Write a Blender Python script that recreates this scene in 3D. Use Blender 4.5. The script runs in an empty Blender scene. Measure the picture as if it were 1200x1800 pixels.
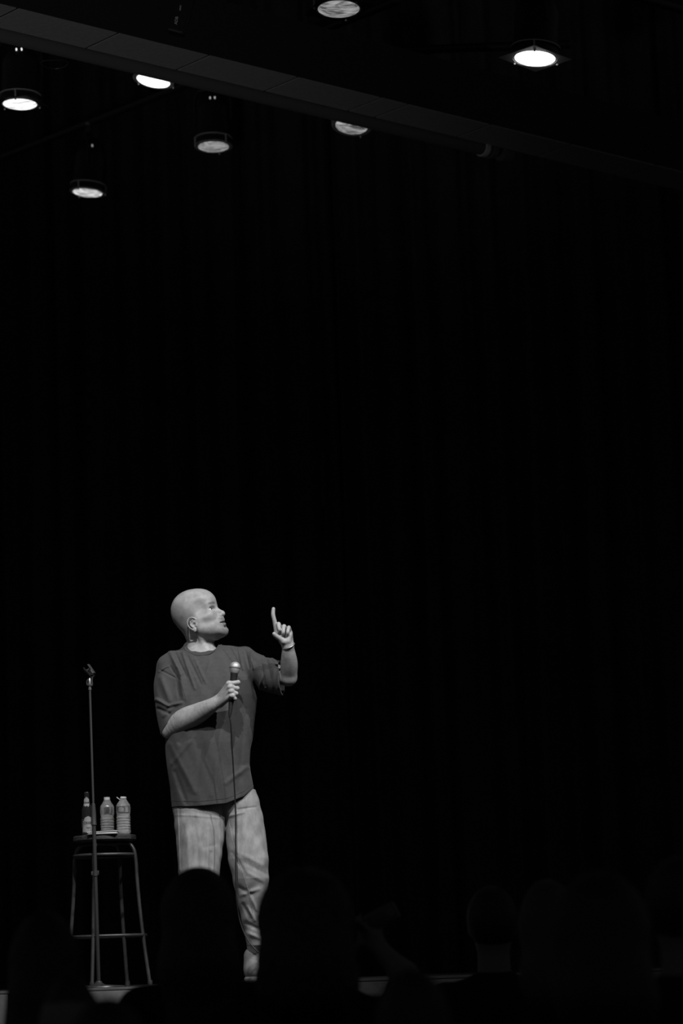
import bpy, bmesh, math, random
import numpy as np
from mathutils import Vector, Matrix
random.seed(4)
C = bpy.context.scene.collection
SC = bpy.context.scene

# ------------------------------------------------------------------ camera
F = 4800.0                       # focal length in pixels of the 1200x1800 frame
STAGE = 1.0                      # stage floor height
EYE = np.array([0.0, 0.0, STAGE + 0.03])
TH, RO = math.atan((1709 - 900) / F), math.radians(2.0)
_f = np.array([0, math.cos(TH), math.sin(TH)])
_r = np.array([1.0, 0, 0]); _u = np.array([0, -math.sin(TH), math.cos(TH)])
CR = _r * math.cos(RO) - _u * math.sin(RO)
CU = _u * math.cos(RO) + _r * math.sin(RO)
YP = 12.3                        # distance of the performer

def at(u, v, Y):                 # photo pixel -> point of the room at distance Y
    d = _f + (u - 600) / F * CR + (900 - v) / F * CU
    return EYE + d * (Y / d[1])
def W(u, v, dy=0.0): return at(u, v, YP + dy)

cam = bpy.data.cameras.new('camera')
camo = bpy.data.objects.new('camera', cam); C.objects.link(camo)
cam.sensor_fit = 'VERTICAL'; cam.sensor_height = 36.0; cam.sensor_width = 24.0
cam.lens = F / 1800 * 36
camo.matrix_world = Matrix(((CR[0], CU[0], -_f[0], EYE[0]), (CR[1], CU[1], -_f[1], EYE[1]),
                            (CR[2], CU[2], -_f[2], EYE[2]), (0, 0, 0, 1)))
cam.dof.use_dof = True; cam.dof.focus_distance = 12.25; cam.dof.aperture_fstop = 2.4
cam.clip_end = 200
SC.camera = camo

# ------------------------------------------------------------------ world, light, exposure
SC.view_settings.view_transform = 'Standard'; SC.view_settings.look = 'None'
SC.view_settings.gamma = 1.0; SC.view_settings.exposure = 0.0
SC.view_settings.use_curve_mapping = False
w = bpy.data.worlds.new('world'); SC.world = w; w.use_nodes = True
w.node_tree.nodes['Background'].inputs[0].default_value = (1, 1, 1, 1)
w.node_tree.nodes['Background'].inputs[1].default_value = 0.025

TARGET = W(375, 1270)
def spot(name, off, target, energy, deg, radius=0.06, blend=0.35):
    l = bpy.data.lights.new(name, 'SPOT'); l.energy = energy; l.spot_size = math.radians(deg)
    l.spot_blend = blend; l.shadow_soft_size = radius
    o = bpy.data.objects.new(name, l); C.objects.link(o)
    p = Vector(target) + Vector(off); o.location = p
    o.rotation_euler = (Vector(target) - p).to_track_quat('-Z', 'Y').to_euler()
    return o
spot('key_spotlight', (5.4, -5.2, 6.9), W(378, 1240), 2000, 16.5, blend=0.7)
spot('second_spotlight', (0.1, -6.0, 5.6), W(375, 1250), 1750, 17.5, blend=0.7)
spot('fill_spotlight', (-5.0, -6.0, 4.6), TARGET, 190, 20, 0.3)
spot('stool_spotlight', (2.6, -3.6, 3.6), at(185, 1560, 12.3), 230, 19, 0.05)

up = spot('added_beam_uplight', (-2.2, -6.5, -4.0), at(-80, 40, 12.1), 225, 30, 0.15, 1.0)  # added unseen lamp, low at the left, to brighten the beam's underside
# ------------------------------------------------------------------ materials
def mat(name, g, rough=0.6, metal=0.0, bump=0.0, bscale=60.0, mottle=0.0, mscale=12.0, spec=0.5,
        trans=0.0, emit=0.0, attr=None, sheen=0.0, stretch=None, sss=0.0, coat=0.0):
    m = bpy.data.materials.new(name); m.use_nodes = True
    nt = m.node_tree; b = nt.nodes['Principled BSDF']
    b.inputs['Base Color'].default_value = (g, g, g, 1)
    b.inputs['Roughness'].default_value = rough; b.inputs['Metallic'].default_value = metal
    b.inputs['Specular IOR Level'].default_value = spec
    b.inputs['Transmission Weight'].default_value = trans
    b.inputs['Sheen Weight'].default_value = sheen
    b.inputs['Coat Weight'].default_value = coat
    if sss:
        b.inputs['Subsurface Weight'].default_value = sss
        b.inputs['Subsurface Radius'].default_value = (0.6, 0.6, 0.6); b.inputs['Subsurface Scale'].default_value = 0.006
    if emit:
        b.inputs['Emission Color'].default_value = (1, 1, 1, 1); b.inputs['Emission Strength'].default_value = emit
    tc = nt.nodes.new('ShaderNodeTexCoord'); vec = tc.outputs['Object']
    if stretch:
        mp = nt.nodes.new('ShaderNodeMapping'); mp.inputs['Scale'].default_value = stretch
        nt.links.new(vec, mp.inputs['Vector']); vec = mp.outputs['Vector']
    col = None
    if mottle or attr:
        n = nt.nodes.new('ShaderNodeTexNoise'); n.inputs['Scale'].default_value = mscale
        n.inputs['Detail'].default_value = 6.0; n.inputs['Roughness'].default_value = 0.6
        nt.links.new(vec, n.inputs['Vector'])
        mr = nt.nodes.new('ShaderNodeMapRange')
        mr.inputs['From Min'].default_value = 0.3; mr.inputs['From Max'].default_value = 0.7
        mr.inputs['To Min'].default_value = g * (1 - mottle); mr.inputs['To Max'].default_value = g * (1 + mottle)
        nt.links.new(n.outputs['Fac'], mr.inputs['Value']); col = mr.outputs['Result']
        if attr:
            a = nt.nodes.new('ShaderNodeAttribute'); a.attribute_name = attr
            mu = nt.nodes.new('ShaderNodeMath'); mu.operation = 'MULTIPLY'
            nt.links.new(col, mu.inputs[0]); nt.links.new(a.outputs['Fac'], mu.inputs[1]); col = mu.outputs[0]
        cc = nt.nodes.new('ShaderNodeCombineColor')
        for i in range(3): nt.links.new(col, cc.inputs[i])
        nt.links.new(cc.outputs[0], b.inputs['Base Color'])
    if bump:
        n2 = nt.nodes.new('ShaderNodeTexNoise'); n2.inputs['Scale'].default_value = bscale
        n2.inputs['Detail'].default_value = 5.0
        nt.links.new(vec, n2.inputs['Vector'])
        bp = nt.nodes.new('ShaderNodeBump'); bp.inputs['Strength'].default_value = 1.0
        bp.inputs['Distance'].default_value = bump
        nt.links.new(n2.outputs['Fac'], bp.inputs['Height']); nt.links.new(bp.outputs[0], b.inputs['Normal'])
    return m

M = {}
M['skin'] = mat('skin', 0.36, 0.5, bump=0.0005, bscale=260, mottle=0.18, mscale=38, attr='tone', sss=0.10, spec=0.35)
M['shirt'] = mat('shirt_cotton', 0.062, 0.85, bump=0.0011, bscale=26, mottle=0.10, mscale=60, sheen=0.06, spec=0.2)
M['rib'] = mat('ribbed_cotton', 0.055, 0.9, bump=0.0006, bscale=300, sheen=0.1, spec=0.2)
M['denim'] = mat('washed_denim', 0.27, 0.85, bump=0.0025, bscale=38, mottle=0.28, mscale=26, stretch=(1.0, 1.0, 0.45), spec=0.2)
M['denim_seam'] = mat('denim_seam', 0.26, 0.85, bump=0.0008, bscale=220, mottle=0.3, mscale=150)
M['shoe'] = mat('shoe_suede', 0.17, 0.7, bump=0.001, bscale=80, mottle=0.2, mscale=30)
M['sole'] = mat('shoe_rubber', 0.25, 0.6)
M['eye'] = mat('eye_white', 0.75, 0.12, coat=1.0)
M['iris'] = mat('iris', 0.012, 0.1, coat=1.0)
M['tooth'] = mat('teeth', 0.6, 0.3)
M['bracelet'] = mat('bracelet', 0.4, 0.35, metal=0.8, bump=0.0006, bscale=300)
M['grille'] = mat('mic_grille', 0.5, 0.5, metal=0.6, bump=0.0004, bscale=1600)
M['grille_band'] = mat('mic_band', 0.30, 0.35, metal=0.7)
M['mic_body'] = mat('mic_body', 0.02, 0.42, bump=0.0003, bscale=500)
M['cable'] = mat('cable_rubber', 0.012, 0.45)
M['stand'] = mat('stand_steel', 0.06, 0.36, metal=0.35, spec=0.6)
M['stand_black'] = mat('stand_black', 0.03, 0.4, bump=0.0003, bscale=300)
M['chrome'] = mat('bare_steel', 0.30, 0.3, metal=0.8)
M['plastic'] = mat('black_plastic', 0.035, 0.35)
M['wood'] = mat('stool_wood', 0.035, 0.55, bump=0.0012, bscale=30, mottle=0.5, mscale=20, stretch=(0.4, 3, 6))
M['stool'] = mat('stool_steel', 0.06, 0.4, metal=0.5, mottle=0.2, mscale=25)
M['beer'] = mat('brown_glass', 0.012, 0.08, spec=0.8, coat=0.6)
M['label'] = mat('paper_label', 0.42, 0.6, mottle=0.12, mscale=90)
M['label_dark'] = mat('label_grey', 0.10, 0.6, mottle=0.3, mscale=120)
M['ink'] = mat('label_ink', 0.03, 0.6)
M['pet'] = mat('clear_plastic_bottle', 0.9, 0.09, trans=0.80, spec=0.9, bump=0.003, bscale=70)
M['cap'] = mat('bottle_cap', 0.55, 0.4)
M['water_label'] = mat('water_label', 0.16, 0.45, mottle=0.4, mscale=70)
M['water_label_light'] = mat('water_label_light', 0.38, 0.45, mottle=0.2, mscale=70)
M['paper'] = mat('paper', 0.75, 0.6)
M['floor'] = mat('stage_floor_black', 0.035, 0.45, bump=0.001, bscale=15, mottle=0.4, mscale=6)
M['nosing'] = mat('nosing_metal', 0.22, 0.45, metal=0.3)
M['front'] = mat('stage_front', 0.22, 0.7, bump=0.001, bscale=30, mottle=0.2, mscale=14)
M['curtain'] = mat('black_curtain', 0.09, 0.95, sheen=0.1, spec=0.1, mottle=0.2, mscale=4)
M['hall'] = mat('hall_floor', 0.02, 0.9)
M['ceil'] = mat('ceiling_black', 0.09, 0.8, mottle=0.15, mscale=3)
M['beam'] = mat('beam_grey_paint', 0.30, 0.7, mottle=0.10, mscale=40)
M['joint'] = mat('beam_joint', 0.02, 0.9)
M['tube'] = mat('roller_tube', 0.11, 0.65)
M['clamp_grey'] = mat('clamp_grey', 0.62, 0.6)
M['can'] = mat('can_black', 0.011, 0.45, bump=0.0004, bscale=200)
M['frame'] = mat('gel_frame_metal', 0.35, 0.5, metal=0.2)
M['pin'] = mat('bright_steel', 0.9, 0.35, metal=0.6)
M['letter'] = mat('grey_lettering', 0.65, 0.6)
M['hair_dark'] = mat('dark_hair', 0.012, 0.6, bump=0.004, bscale=50)
M['hair_fair'] = mat('fair_hair', 0.05, 0.6, bump=0.004, bscale=60)
M['aud_skin'] = mat('audience_skin', 0.16, 0.6, spec=0.3)
M['aud_cloth'] = mat('audience_dark_cloth', 0.015, 0.9, spec=0.1, bump=0.002, bscale=20)
M['phone'] = mat('phone_case', 0.05, 0.35)
M['gold'] = mat('earring_metal', 0.95, 0.3, metal=0.2)

# ------------------------------------------------------------------ object helpers
def tag(o, label=None, cat=None, group=None, kind=None):
    if label: o['label'] = label
    if cat: o['category'] = cat
    if group: o['group'] = group
    if kind: o['kind'] = kind
    return o
def empty(name, loc, label, cat, group=None, rz=0):
    o = bpy.data.objects.new(name, None); C.objects.link(o)
    o.location = Vector(loc); o.rotation_euler = (0, 0, rz); o.empty_display_size = 0.1
    bpy.context.view_layer.update()
    return tag(o, label, cat, group)
def link_mesh(name, me, m, parent=None, smooth=True):
    o = bpy.data.objects.new(name, me); C.objects.link(o)
    if m is not None: me.materials.append(M[m] if isinstance(m, str) else m)
    if smooth: me.polygons.foreach_set('use_smooth', [True] * len(me.polygons))
    if parent is not None:
        o.parent = parent
        o.matrix_parent_inverse = parent_world(parent).inverted()
    return o
def parent_world(p):
    mw = Matrix.Translation(p.location) @ p.rotation_euler.to_matrix().to_4x4()
    if p.parent is not None: mw = parent_world(p.parent) @ p.matrix_parent_inverse @ mw
    return mw
def obj(name, bm, m, parent=None, smooth=True):
    bmesh.ops.recalc_face_normals(bm, faces=bm.faces)
    me = bpy.data.meshes.new(name); bm.to_mesh(me); bm.free()
    o = link_mesh(name, me, m, parent, smooth)
    if smooth:
        me.set_sharp_from_angle(angle=math.radians(38))
    return o
def frame_from(d):
    d = Vector(d).normalized()
    q = d.to_track_quat('Z', 'Y'); m = q.to_matrix()
    return m.col[0], m.col[1], d
def tube(bm, pts, r, seg=12, cap=True, closed=False):
    pts = [Vector(p) for p in pts]; n = len(pts)
    rs = r if isinstance(r, (list, tuple)) else [r] * n
    rings = []; prev = None
    for i, p in enumerate(pts):
        if closed: t = pts[(i + 1) % n] - pts[i - 1]
        else: t = pts[min(i + 1, n - 1)] - pts[max(i - 1, 0)]
        t.normalize()
        if prev is None: x, y, _ = frame_from(t); x = Vector(x)
        else: x = prev - t * prev.dot(t); x.normalize()
        y = t.cross(x); prev = x
        rings.append([bm.verts.new(p + (x * math.cos(2 * math.pi * k / seg) + y * math.sin(2 * math.pi * k / seg)) * rs[i]) for k in range(seg)])
    m = n if closed else n - 1
    for i in range(m):
        a, b = rings[i], rings[(i + 1) % n]
        for k in range(seg):
            bm.faces.new((a[k], a[(k + 1) % seg], b[(k + 1) % seg], b[k]))
    if cap and not closed:
        bm.faces.new(rings[0]); bm.faces.new(rings[-1])
def smooth_path(pts, n=8):
    pts = [Vector(p) for p in pts]; out = []
    for i in range(len(pts) - 1):
        p0, p1, p2, p3 = pts[max(i - 1, 0)], pts[i], pts[i + 1], pts[min(i + 2, len(pts) - 1)]
        for k in range(n):
            t = k / n
            out.append(0.5 * ((2 * p1) + (p2 - p0) * t + (2 * p0 - 5 * p1 + 4 * p2 - p3) * t * t + (3 * p1 - p0 - 3 * p2 + p3) * t ** 3))
    out.append(pts[-1]); return out
def lathe(bm, prof, origin=(0, 0, 0), axis=(0, 0, 1), seg=32, fn=None):
    o = Vector(origin); x, y, z = frame_from(axis)
    rings = []
    for (r, h) in prof:
        ring = []
        for k in range(seg):
            a = 2 * math.pi * k / seg; rr = max(r, 1e-5)
            if fn: rr = fn(rr, h, a)
            ring.append(bm.verts.new(o + x * rr * math.cos(a) + y * rr * math.sin(a) + z * h))
        rings.append(ring)
    for i in range(len(rings) - 1):
        for k in range(seg):
            bm.faces.new((rings[i][k], rings[i][(k + 1) % seg], rings[i + 1][(k + 1) % seg], rings[i + 1][k]))
    if prof[0][0] > 1e-4: bm.faces.new(rings[0])
    if prof[-1][0] > 1e-4: bm.faces.new(rings[-1])
def box(bm, c, size, rot=None, bevel=0.0):
    r = bmesh.ops.create_cube(bm, size=1.0)
    vs = r['verts']
    for v in vs:
        p = Vector((v.co.x * size[0], v.co.y * size[1], v.co.z * size[2]))
        if rot is not None: p = rot @ p
        v.co = p + Vector(c)
    if bevel:
        es = list({e for v in vs for e in v.link_edges})
        bmesh.ops.bevel(bm, geom=es, offset=bevel, segments=2, affect='EDGES', profile=0.6)
def text_mesh(txt, size, depth=0.0005, bold=0.0):
    cu = bpy.data.curves.new('lettering', 'FONT'); cu.body = txt; cu.size = size
    cu.align_x = 'CENTER'; cu.align_y = 'CENTER'; cu.extrude = depth; cu.offset = bold
    t = bpy.data.objects.new('lettering', cu); C.objects.link(t)
    dg = bpy.context.evaluated_depsgraph_get()
    me = bpy.data.meshes.new_from_object(t.evaluated_get(dg))
    bpy.data.objects.remove(t); return me

# ------------------------------------------------------------------ implicit surfaces (organic shapes)
def V(*a): return np.array(a, dtype=np.float64)
def smin(a, b, k):
    h = np.clip(0.5 + 0.5 * (b - a) / k, 0, 1)
    return b + (a - b) * h - k * h * (1 - h)
def smax(a, b, k): return -smin(-a, -b, k)
class Shape:
    def __init__(s): s.ops = []
    def add(s, fn, lo, hi, k=0.004, op='u'):
        s.ops.append((op, fn, None if lo is None else np.array(lo) - 1.5 * k - 0.006, None if hi is None else np.array(hi) + 1.5 * k + 0.006, k))
    def cap(s, a, b, ra, rb, k=0.006, op='u', flat=None):
        a = np.array(a, float); b = np.array(b, float); ab = b - a; L = max(ab @ ab, 1e-12)
        def fn(P):
            t = np.clip(((P - a) @ ab) / L, 0, 1)
            q = P - a - t[:, None] * ab
            if flat is not None:                       # squash along a direction
                n, s_ = flat; q = q + np.outer((q @ n) * (s_ - 1), n)
            return np.sqrt((q * q).sum(1)) - (ra + (rb - ra) * t)
        R = max(ra, rb); s.add(fn, np.minimum(a, b) - R, np.maximum(a, b) + R, k, op)
    def limb(s, pts, rs, k=0.01, n=5):
        P4 = [Vector((*p, 0)) if False else np.array([*p, r]) for p, r in zip(pts, rs)]; out = []
        for i in range(len(P4) - 1):
            p0, p1, p2, p3 = P4[max(i - 1, 0)], P4[i], P4[i + 1], P4[min(i + 2, len(P4) - 1)]
            for j in range(n):
                t = j / n
                out.append(0.5 * ((2 * p1) + (p2 - p0) * t + (2 * p0 - 5 * p1 + 4 * p2 - p3) * t * t + (3 * p1 - p0 - 3 * p2 + p3) * t ** 3))
        out.append(P4[-1]); A = np.array(out)
        def fn(P):
            d = None
            for a, b in zip(A[:-1], A[1:]):
                ab = b[:3] - a[:3]; t = np.clip(((P - a[:3]) @ ab) / max(ab @ ab, 1e-12), 0, 1)
                q = P - a[:3] - t[:, None] * ab; e = np.sqrt((q * q).sum(1)) - (a[3] + (b[3] - a[3]) * t)
                d = e if d is None else np.minimum(d, e)
            return d
        s.add(fn, (A[:, :3] - A[:, 3:]).min(0), (A[:, :3] + A[:, 3:]).max(0), k)
        return fn
    def chain(s, pts, rs, k=0.006, op='u', flat=None):
        for i in range(len(pts) - 1): s.cap(pts[i], pts[i + 1], rs[i], rs[i + 1], k, op, flat)
    def ell(s, c, r, k=0.01, op='u', R=None):
        c = np.array(c, float); r = np.array(r, float)
        def fn(P):
            q = P - c
            if R is not None: q = q @ R                # columns of R are the local axes
            k0 = np.sqrt(((q / r) ** 2).sum(1)); k1 = np.sqrt(((q / r ** 2) ** 2).sum(1)) + 1e-9
            return k0 * (k0 - 1) / k1
        m = np.max(r) if R is not None else r
        s.add(fn, c - m, c + m, k, op)
    def loft(s, rows, k=0.02, n=2.3, op='u'):
        """rows: (z, cx, a, cy, b) ascending in z"""
        A = np.array(sorted(rows)); z0, z1 = A[0, 0], A[-1, 0]
        def fn(P):
            z = P[:, 2]; cx, a, cy, b = [np.interp(z, A[:, 0], A[:, i]) for i in (1, 2, 3, 4)]
            q = (np.abs((P[:, 0] - cx) / a) ** n + np.abs((P[:, 1] - cy) / b) ** n) ** (1 / n)
            d = (q - 1) * np.minimum(a, b)
            return np.maximum(d, np.maximum(z0 - z, z - z1))
        lo = [(A[:, 1] - A[:, 2]).min(), (A[:, 3] - A[:, 4]).min(), z0]
        hi = [(A[:, 1] + A[:, 2]).max(), (A[:, 3] + A[:, 4]).max(), z1]
        s.add(fn, lo, hi, k, op)
    def glob(s, fn, op): s.ops.append((op, fn, None, None, 0.002))
    def value(s, P, ops):
        d = np.full(len(P), 1.0)
        for op, fn, lo, hi, k in ops:
            if op == 'u': d = smin(d, fn(P), k)
            elif op == 's': d = smax(d, -fn(P), k)
            elif op == 'i': d = smax(d, fn(P), k)
            elif op == 'd': d = d + fn(P)
            elif op == 'f': d = fn(P, d)
        return d
    def mesh(s, name, res, B=14):
        us = [o for o in s.ops if o[0] == 'u']
        lo = np.min([o[2] for o in us], 0) - 3 * res; hi = np.max([o[3] for o in us], 0) + 3 * res
        n = np.ceil((hi - lo) / res).astype(int) + 2
        nb = (n + B - 1) // B; N = nb * B + 2
        need = np.zeros(nb, bool)
        for o in us:
            a = np.clip(np.floor((o[2] - lo) / res / B).astype(int), 0, nb - 1)
            b = np.clip(np.floor((o[3] - lo) / res / B).astype(int), 0, nb - 1)
            need[a[0]:b[0] + 1, a[1]:b[1] + 1, a[2]:b[2] + 1] = True
        g = np.arange(-1, B + 1)   # sample -1..B ; cells -1..B-1
        gx, gy, gz = np.meshgrid(g, g, g, indexing='ij')
        G = np.stack([gx, gy, gz], -1).reshape(-1, 3)
        c3 = np.array([0, B / 2, B]); cc = np.stack(np.meshgrid(c3, c3, c3, indexing='ij'), -1).reshape(-1, 3)
        corner = np.array([[i, j, k] for i in (0, 1) for j in (0, 1) for k in (0, 1)])
        edges = [(a, b) for a in range(8) for b in range(a + 1, 8) if np.abs(corner[a] - corner[b]).sum() == 1]
        vids, vpos, quads = [], [], []
        def gid(I): return (I[..., 0] * N[1] + I[..., 1]) * N[2] + I[..., 2]
        S = B + 2
        for blk in np.argwhere(need):
            o0 = blk * B; blo = lo + (o0 - 1) * res; bhi = lo + (o0 + B + 1) * res
            ops = [o for o in s.ops if o[2] is None or (np.all(o[2] <= bhi) and np.all(o[3] >= blo))]
            d = s.value(lo + (o0 + cc) * res, ops)
            if np.min(np.abs(d)) > B * res * 1.1: continue
            d = s.value(lo + (o0 + G) * res, ops).reshape(S, S, S)
            ins = d < 0
            if ins.all() or not ins.any(): continue
            # vertices for cells 0..B-1
            I = np.argwhere(np.ones((B, B, B), bool)) + 1
            vals = np.stack([d[I[:, 0] + c[0], I[:, 1] + c[1], I[:, 2] + c[2]] for c in corner], 1)
            neg = (vals < 0).sum(1); mk = (neg > 0) & (neg < 8)
            I = I[mk]; vals = vals[mk]
            acc = np.zeros((len(I), 3)); cnt = np.zeros(len(I))
            for a, b in edges:
                va, vb = vals[:, a], vals[:, b]; x = (va < 0) != (vb < 0)
                t = np.where(x, va / np.where(x, va - vb, 1), 0)
                acc += np.where(x[:, None], corner[a] + t[:, None] * (corner[b] - corner[a]), 0); cnt += x
            u = acc / cnt[:, None]
            for _ in range(3):                      # slide each vertex onto the true surface inside its cell
                wts = [np.where(c, u, 1 - u) for c in corner]
                dv = sum(vals[:, i] * wts[i].prod(1) for i in range(8))
                g = np.stack([sum(vals[:, i] * (1 if corner[i][a] else -1) * np.delete(wts[i], a, 1).prod(1) for i in range(8)) for a in range(3)], 1)
                u = np.clip(u - (dv / ((g * g).sum(1) + 1e-12))[:, None] * g, -0.05, 1.05)
            pos = lo + (o0 + I - 1 + u) * res
            vids.append(gid(o0 + I)); vpos.append(pos)
            # faces: edges whose low end is sample 0..B-1
            for ax in range(3):
                e = np.zeros(3, int); e[ax] = 1
                a_ = ins[1:-1, 1:-1, 1:-1]
                sl = [slice(1, -1)] * 3; sl[ax] = slice(2, None)
                b_ = ins[tuple(sl)]
                J = np.argwhere(a_ != b_)
                if not len(J): continue
                flip = a_[J[:, 0], J[:, 1], J[:, 2]]
                J = J + 1 + o0
                p, q = [(1, 2), (2, 0), (0, 1)][ax]
                ep = np.zeros(3, int); ep[p] = 1; eq = np.zeros(3, int); eq[q] = 1
                Q = np.stack([gid(J), gid(J - ep), gid(J - ep - eq), gid(J - eq)], 1)
                Q[~flip] = Q[~flip][:, ::-1]
                quads.append(Q)
        vids = np.concatenate(vids); vpos = np.concatenate(vpos); quads = np.concatenate(quads)
        order = np.argsort(vids); vids = vids[order]; vpos = vpos[order]
        idx = np.searchsorted(vids, quads); idx = np.clip(idx, 0, len(vids) - 1)
        ok = (vids[idx] == quads).all(1); idx = idx[ok]
        me = bpy.data.meshes.new(name)
        me.vertices.add(len(vpos)); me.vertices.foreach_set('co', vpos.astype(np.float32).ravel())
        me.loops.add(idx.size); me.loops.foreach_set('vertex_index', idx.astype(np.int32).ravel())
        me.polygons.add(len(idx)); me.polygons.foreach_set('loop_start', np.arange(0, idx.size, 4, dtype=np.int32))
        me.update(calc_edges=True); me.validate()
        return me, vpos
    def build(s, name, res, m, parent=None):
        me, vp = s.mesh(name, res); return link_mesh(name, me, m, parent), vp

def ridge(folds, side=None):
    """cloth folds: (a, b, width, height) segments seen from the front, raised (or sunk) on the surface"""
    fl = [(np.array(a)[[0, 2]], np.array(b)[[0, 2]], wd, h) for a, b, wd, h in folds]
    def fn(P, d=None):
        out = np.zeros(len(P)); Q = P[:, [0, 2]]
        for a, b, wd, h in fl:
            ab = b - a; t = np.clip(((Q - a) @ ab) / (ab @ ab), 0, 1)
            r = np.sqrt(((Q - a - t[:, None] * ab) ** 2).sum(1))
            out -= h * np.exp(-(r / wd) ** 2) * (0.35 + 0.65 * np.sin(np.pi * (0.15 + 0.7 * t)))
        if side is not None: out *= 1 / (1 + np.exp((P[:, 1] - side) / 0.01))
        return out
    return fn

# ================================================================== SETTING
def quad_obj(name, pts, m, kind='structure'):
    bm = bmesh.new(); bm.faces.new([bm.verts.new(Vector(p)) for p in pts])
    o = obj(name, bm, m, None, False); o['kind'] = kind; return o
bm = bmesh.new(); box(bm, (0, 8, -0.05), (30, 30, 0.1)); tag(obj('floor', bm, 'hall', None, False), kind='structure')
EDGE = 11.9
bm = bmesh.new()                                       # stage deck with board joints
box(bm, (0, EDGE + 4.52, STAGE - 0.02), (22, 9.0, 0.04), bevel=0.002)
tag(obj('trim_1', bm, 'floor', None, False), 'black stage deck', kind='structure')
bm = bmesh.new(); box(bm, (0, EDGE + 0.010, STAGE - 0.0045), (22, 0.03, 0.011), bevel=0.002)
tag(obj('trim_2', bm, 'nosing', None, False), 'pale metal nosing along the stage edge', kind='structure')
bm = bmesh.new()
for i in range(-9, 10):
    box(bm, (i * 1.2 - 0.9, EDGE + 0.005, (STAGE - 0.013) / 2), (1.19, 0.02, STAGE - 0.013), bevel=0.002)
box(bm, (0, EDGE + 0.008, (STAGE - 0.05) / 2), (22, 0.02, STAGE - 0.05))
for i in range(-9, 10):
    for k in (-0.5, -0.09, 0.5):
        lathe(bm, [(0.0055, 0), (0.0055, 0.003), (0, 0.005)], (i * 1.2 - 0.9 + k, EDGE - 0.005, STAGE - 0.038), (0, -1, 0), 10)
tag(obj('wall_front', bm, 'front', None, False), 'grey front panels of the stage', kind='structure')

def curtain(name, x0, x1, y, z0, z1, n, seed, label):
    rnd = random.Random(seed); bm = bmesh.new(); cols = []; x = x0
    N = n * 10
    ph = [rnd.uniform(0, 6.28) for _ in range(5)]
    for i in range(N + 1):
        t = i / N; X = x0 + (x1 - x0) * t
        off = 0.07 * math.sin(t * n * 6.283 + 0.9 * math.sin(t * 17 + ph[0])) + 0.03 * math.sin(t * n * 2.4 * 6.283 + ph[1])
        col = []
        for j in range(9):
            h = j / 8
            col.append(bm.verts.new((X + 0.02 * math.sin(h * 3 + t * 40), y + off * (0.75 + 0.25 * math.cos(h * 2 + t * 30)), z0 + (z1 - z0) * h)))
        cols.append(col)
    for i in range(N):
        for j in range(8): bm.faces.new((cols[i][j], cols[i + 1][j], cols[i + 1][j + 1], cols[i][j + 1]))
    bmesh.ops.solidify(bm, geom=bm.faces[:], thickness=0.004)
    return tag(obj(name, bm, 'curtain', None, True), label, 'curtain')
for i in range(4):
    curtain('stage_curtain', -6 + i * 3.0, -2.98 + i * 3.0, 19.0, STAGE, 8.5, 13, 3 + i,
            ['black pleated backdrop curtain at the far left, behind the mic stand side', 'black pleated backdrop curtain behind the performer',
             'black pleated backdrop curtain right of the performer', 'black pleated backdrop curtain at the far right edge'][i])
quad_obj('wall_back', [(-9, 20, 0), (9, 20, 0), (9, 20, 12), (-9, 20, 12)], 'curtain')
quad_obj('ceiling', [(-9, 2, 12), (9, 2, 12), (9, 20, 12), (-9, 20, 12)], 'ceil')

# beam: a soffit running away to the right with panel joints, and a roller tube hung behind it
YB = 12.0
n0 = Vector(at(-40, 0, YB)); zb = n0.z
def on_soffit(u, v):                                  # pixel -> point on the horizontal underside
    d = _f + (u - 600) / F * CR + (900 - v) / F * CU
    return Vector(EYE + d * ((zb - EYE[2]) / d[2]))
a = on_soffit(0, 8); b = on_soffit(1000, 254); c_ = on_soffit(0, 49)
bd = (b - a).normalized(); bn = Vector((-bd.y, bd.x, 0)); wid = abs((c_ - a).dot(bn))
s0 = a - bd * 1.5; L = (b - a).length + 5.0
def along(u, v): return (on_soffit(u, v) - s0).dot(bd)
joints = [along(30, 16), along(210, 58), along(370, 97), along(532, 133), along(684, 167), along(728, 180), along(872, 216), along(1010, 252)]
joints = [joints[0] - 0.6] + joints + [joints[-1] + 0.7, joints[-1] + 1.4]
rotb = Matrix((bd, bn, Vector((0, 0, 1)))).transposed()
root = empty('ceiling_beam', s0 + bd * L * 0.4, 'long grey overhead beam crossing the top left, its underside in jointed panels', 'beam')
edges_ = [0.0] + joints + [L]
bm = bmesh.new()
box(bm, s0 + bd * L / 2 + bn * wid / 2 + Vector((0, 0, 0.155)), (L, wid, 0.30), rotb)
obj('beam_core', bm, 'joint', root, False)
for i in range(len(edges_) - 1):
    e0, e1 = edges_[i] + 0.008, edges_[i + 1] - 0.008
    if e1 - e0 < 0.03: continue
    bm = bmesh.new(); box(bm, s0 + bd * (e0 + e1) / 2 + bn * wid / 2 + Vector((0, 0, 0.0025)), (e1 - e0, wid + 0.001, 0.004), rotb)
    obj('panel', bm, 'beam', root, False)
# tube
tr = 0.042
t0 = s0 + bn * (wid + tr + 0.004) + Vector((0, 0, -0.006))
endu = None
d_ = _f + (868 - 600) / F * CR + (900 - 246) / F * CU
dd = Vector(d_)
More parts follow.
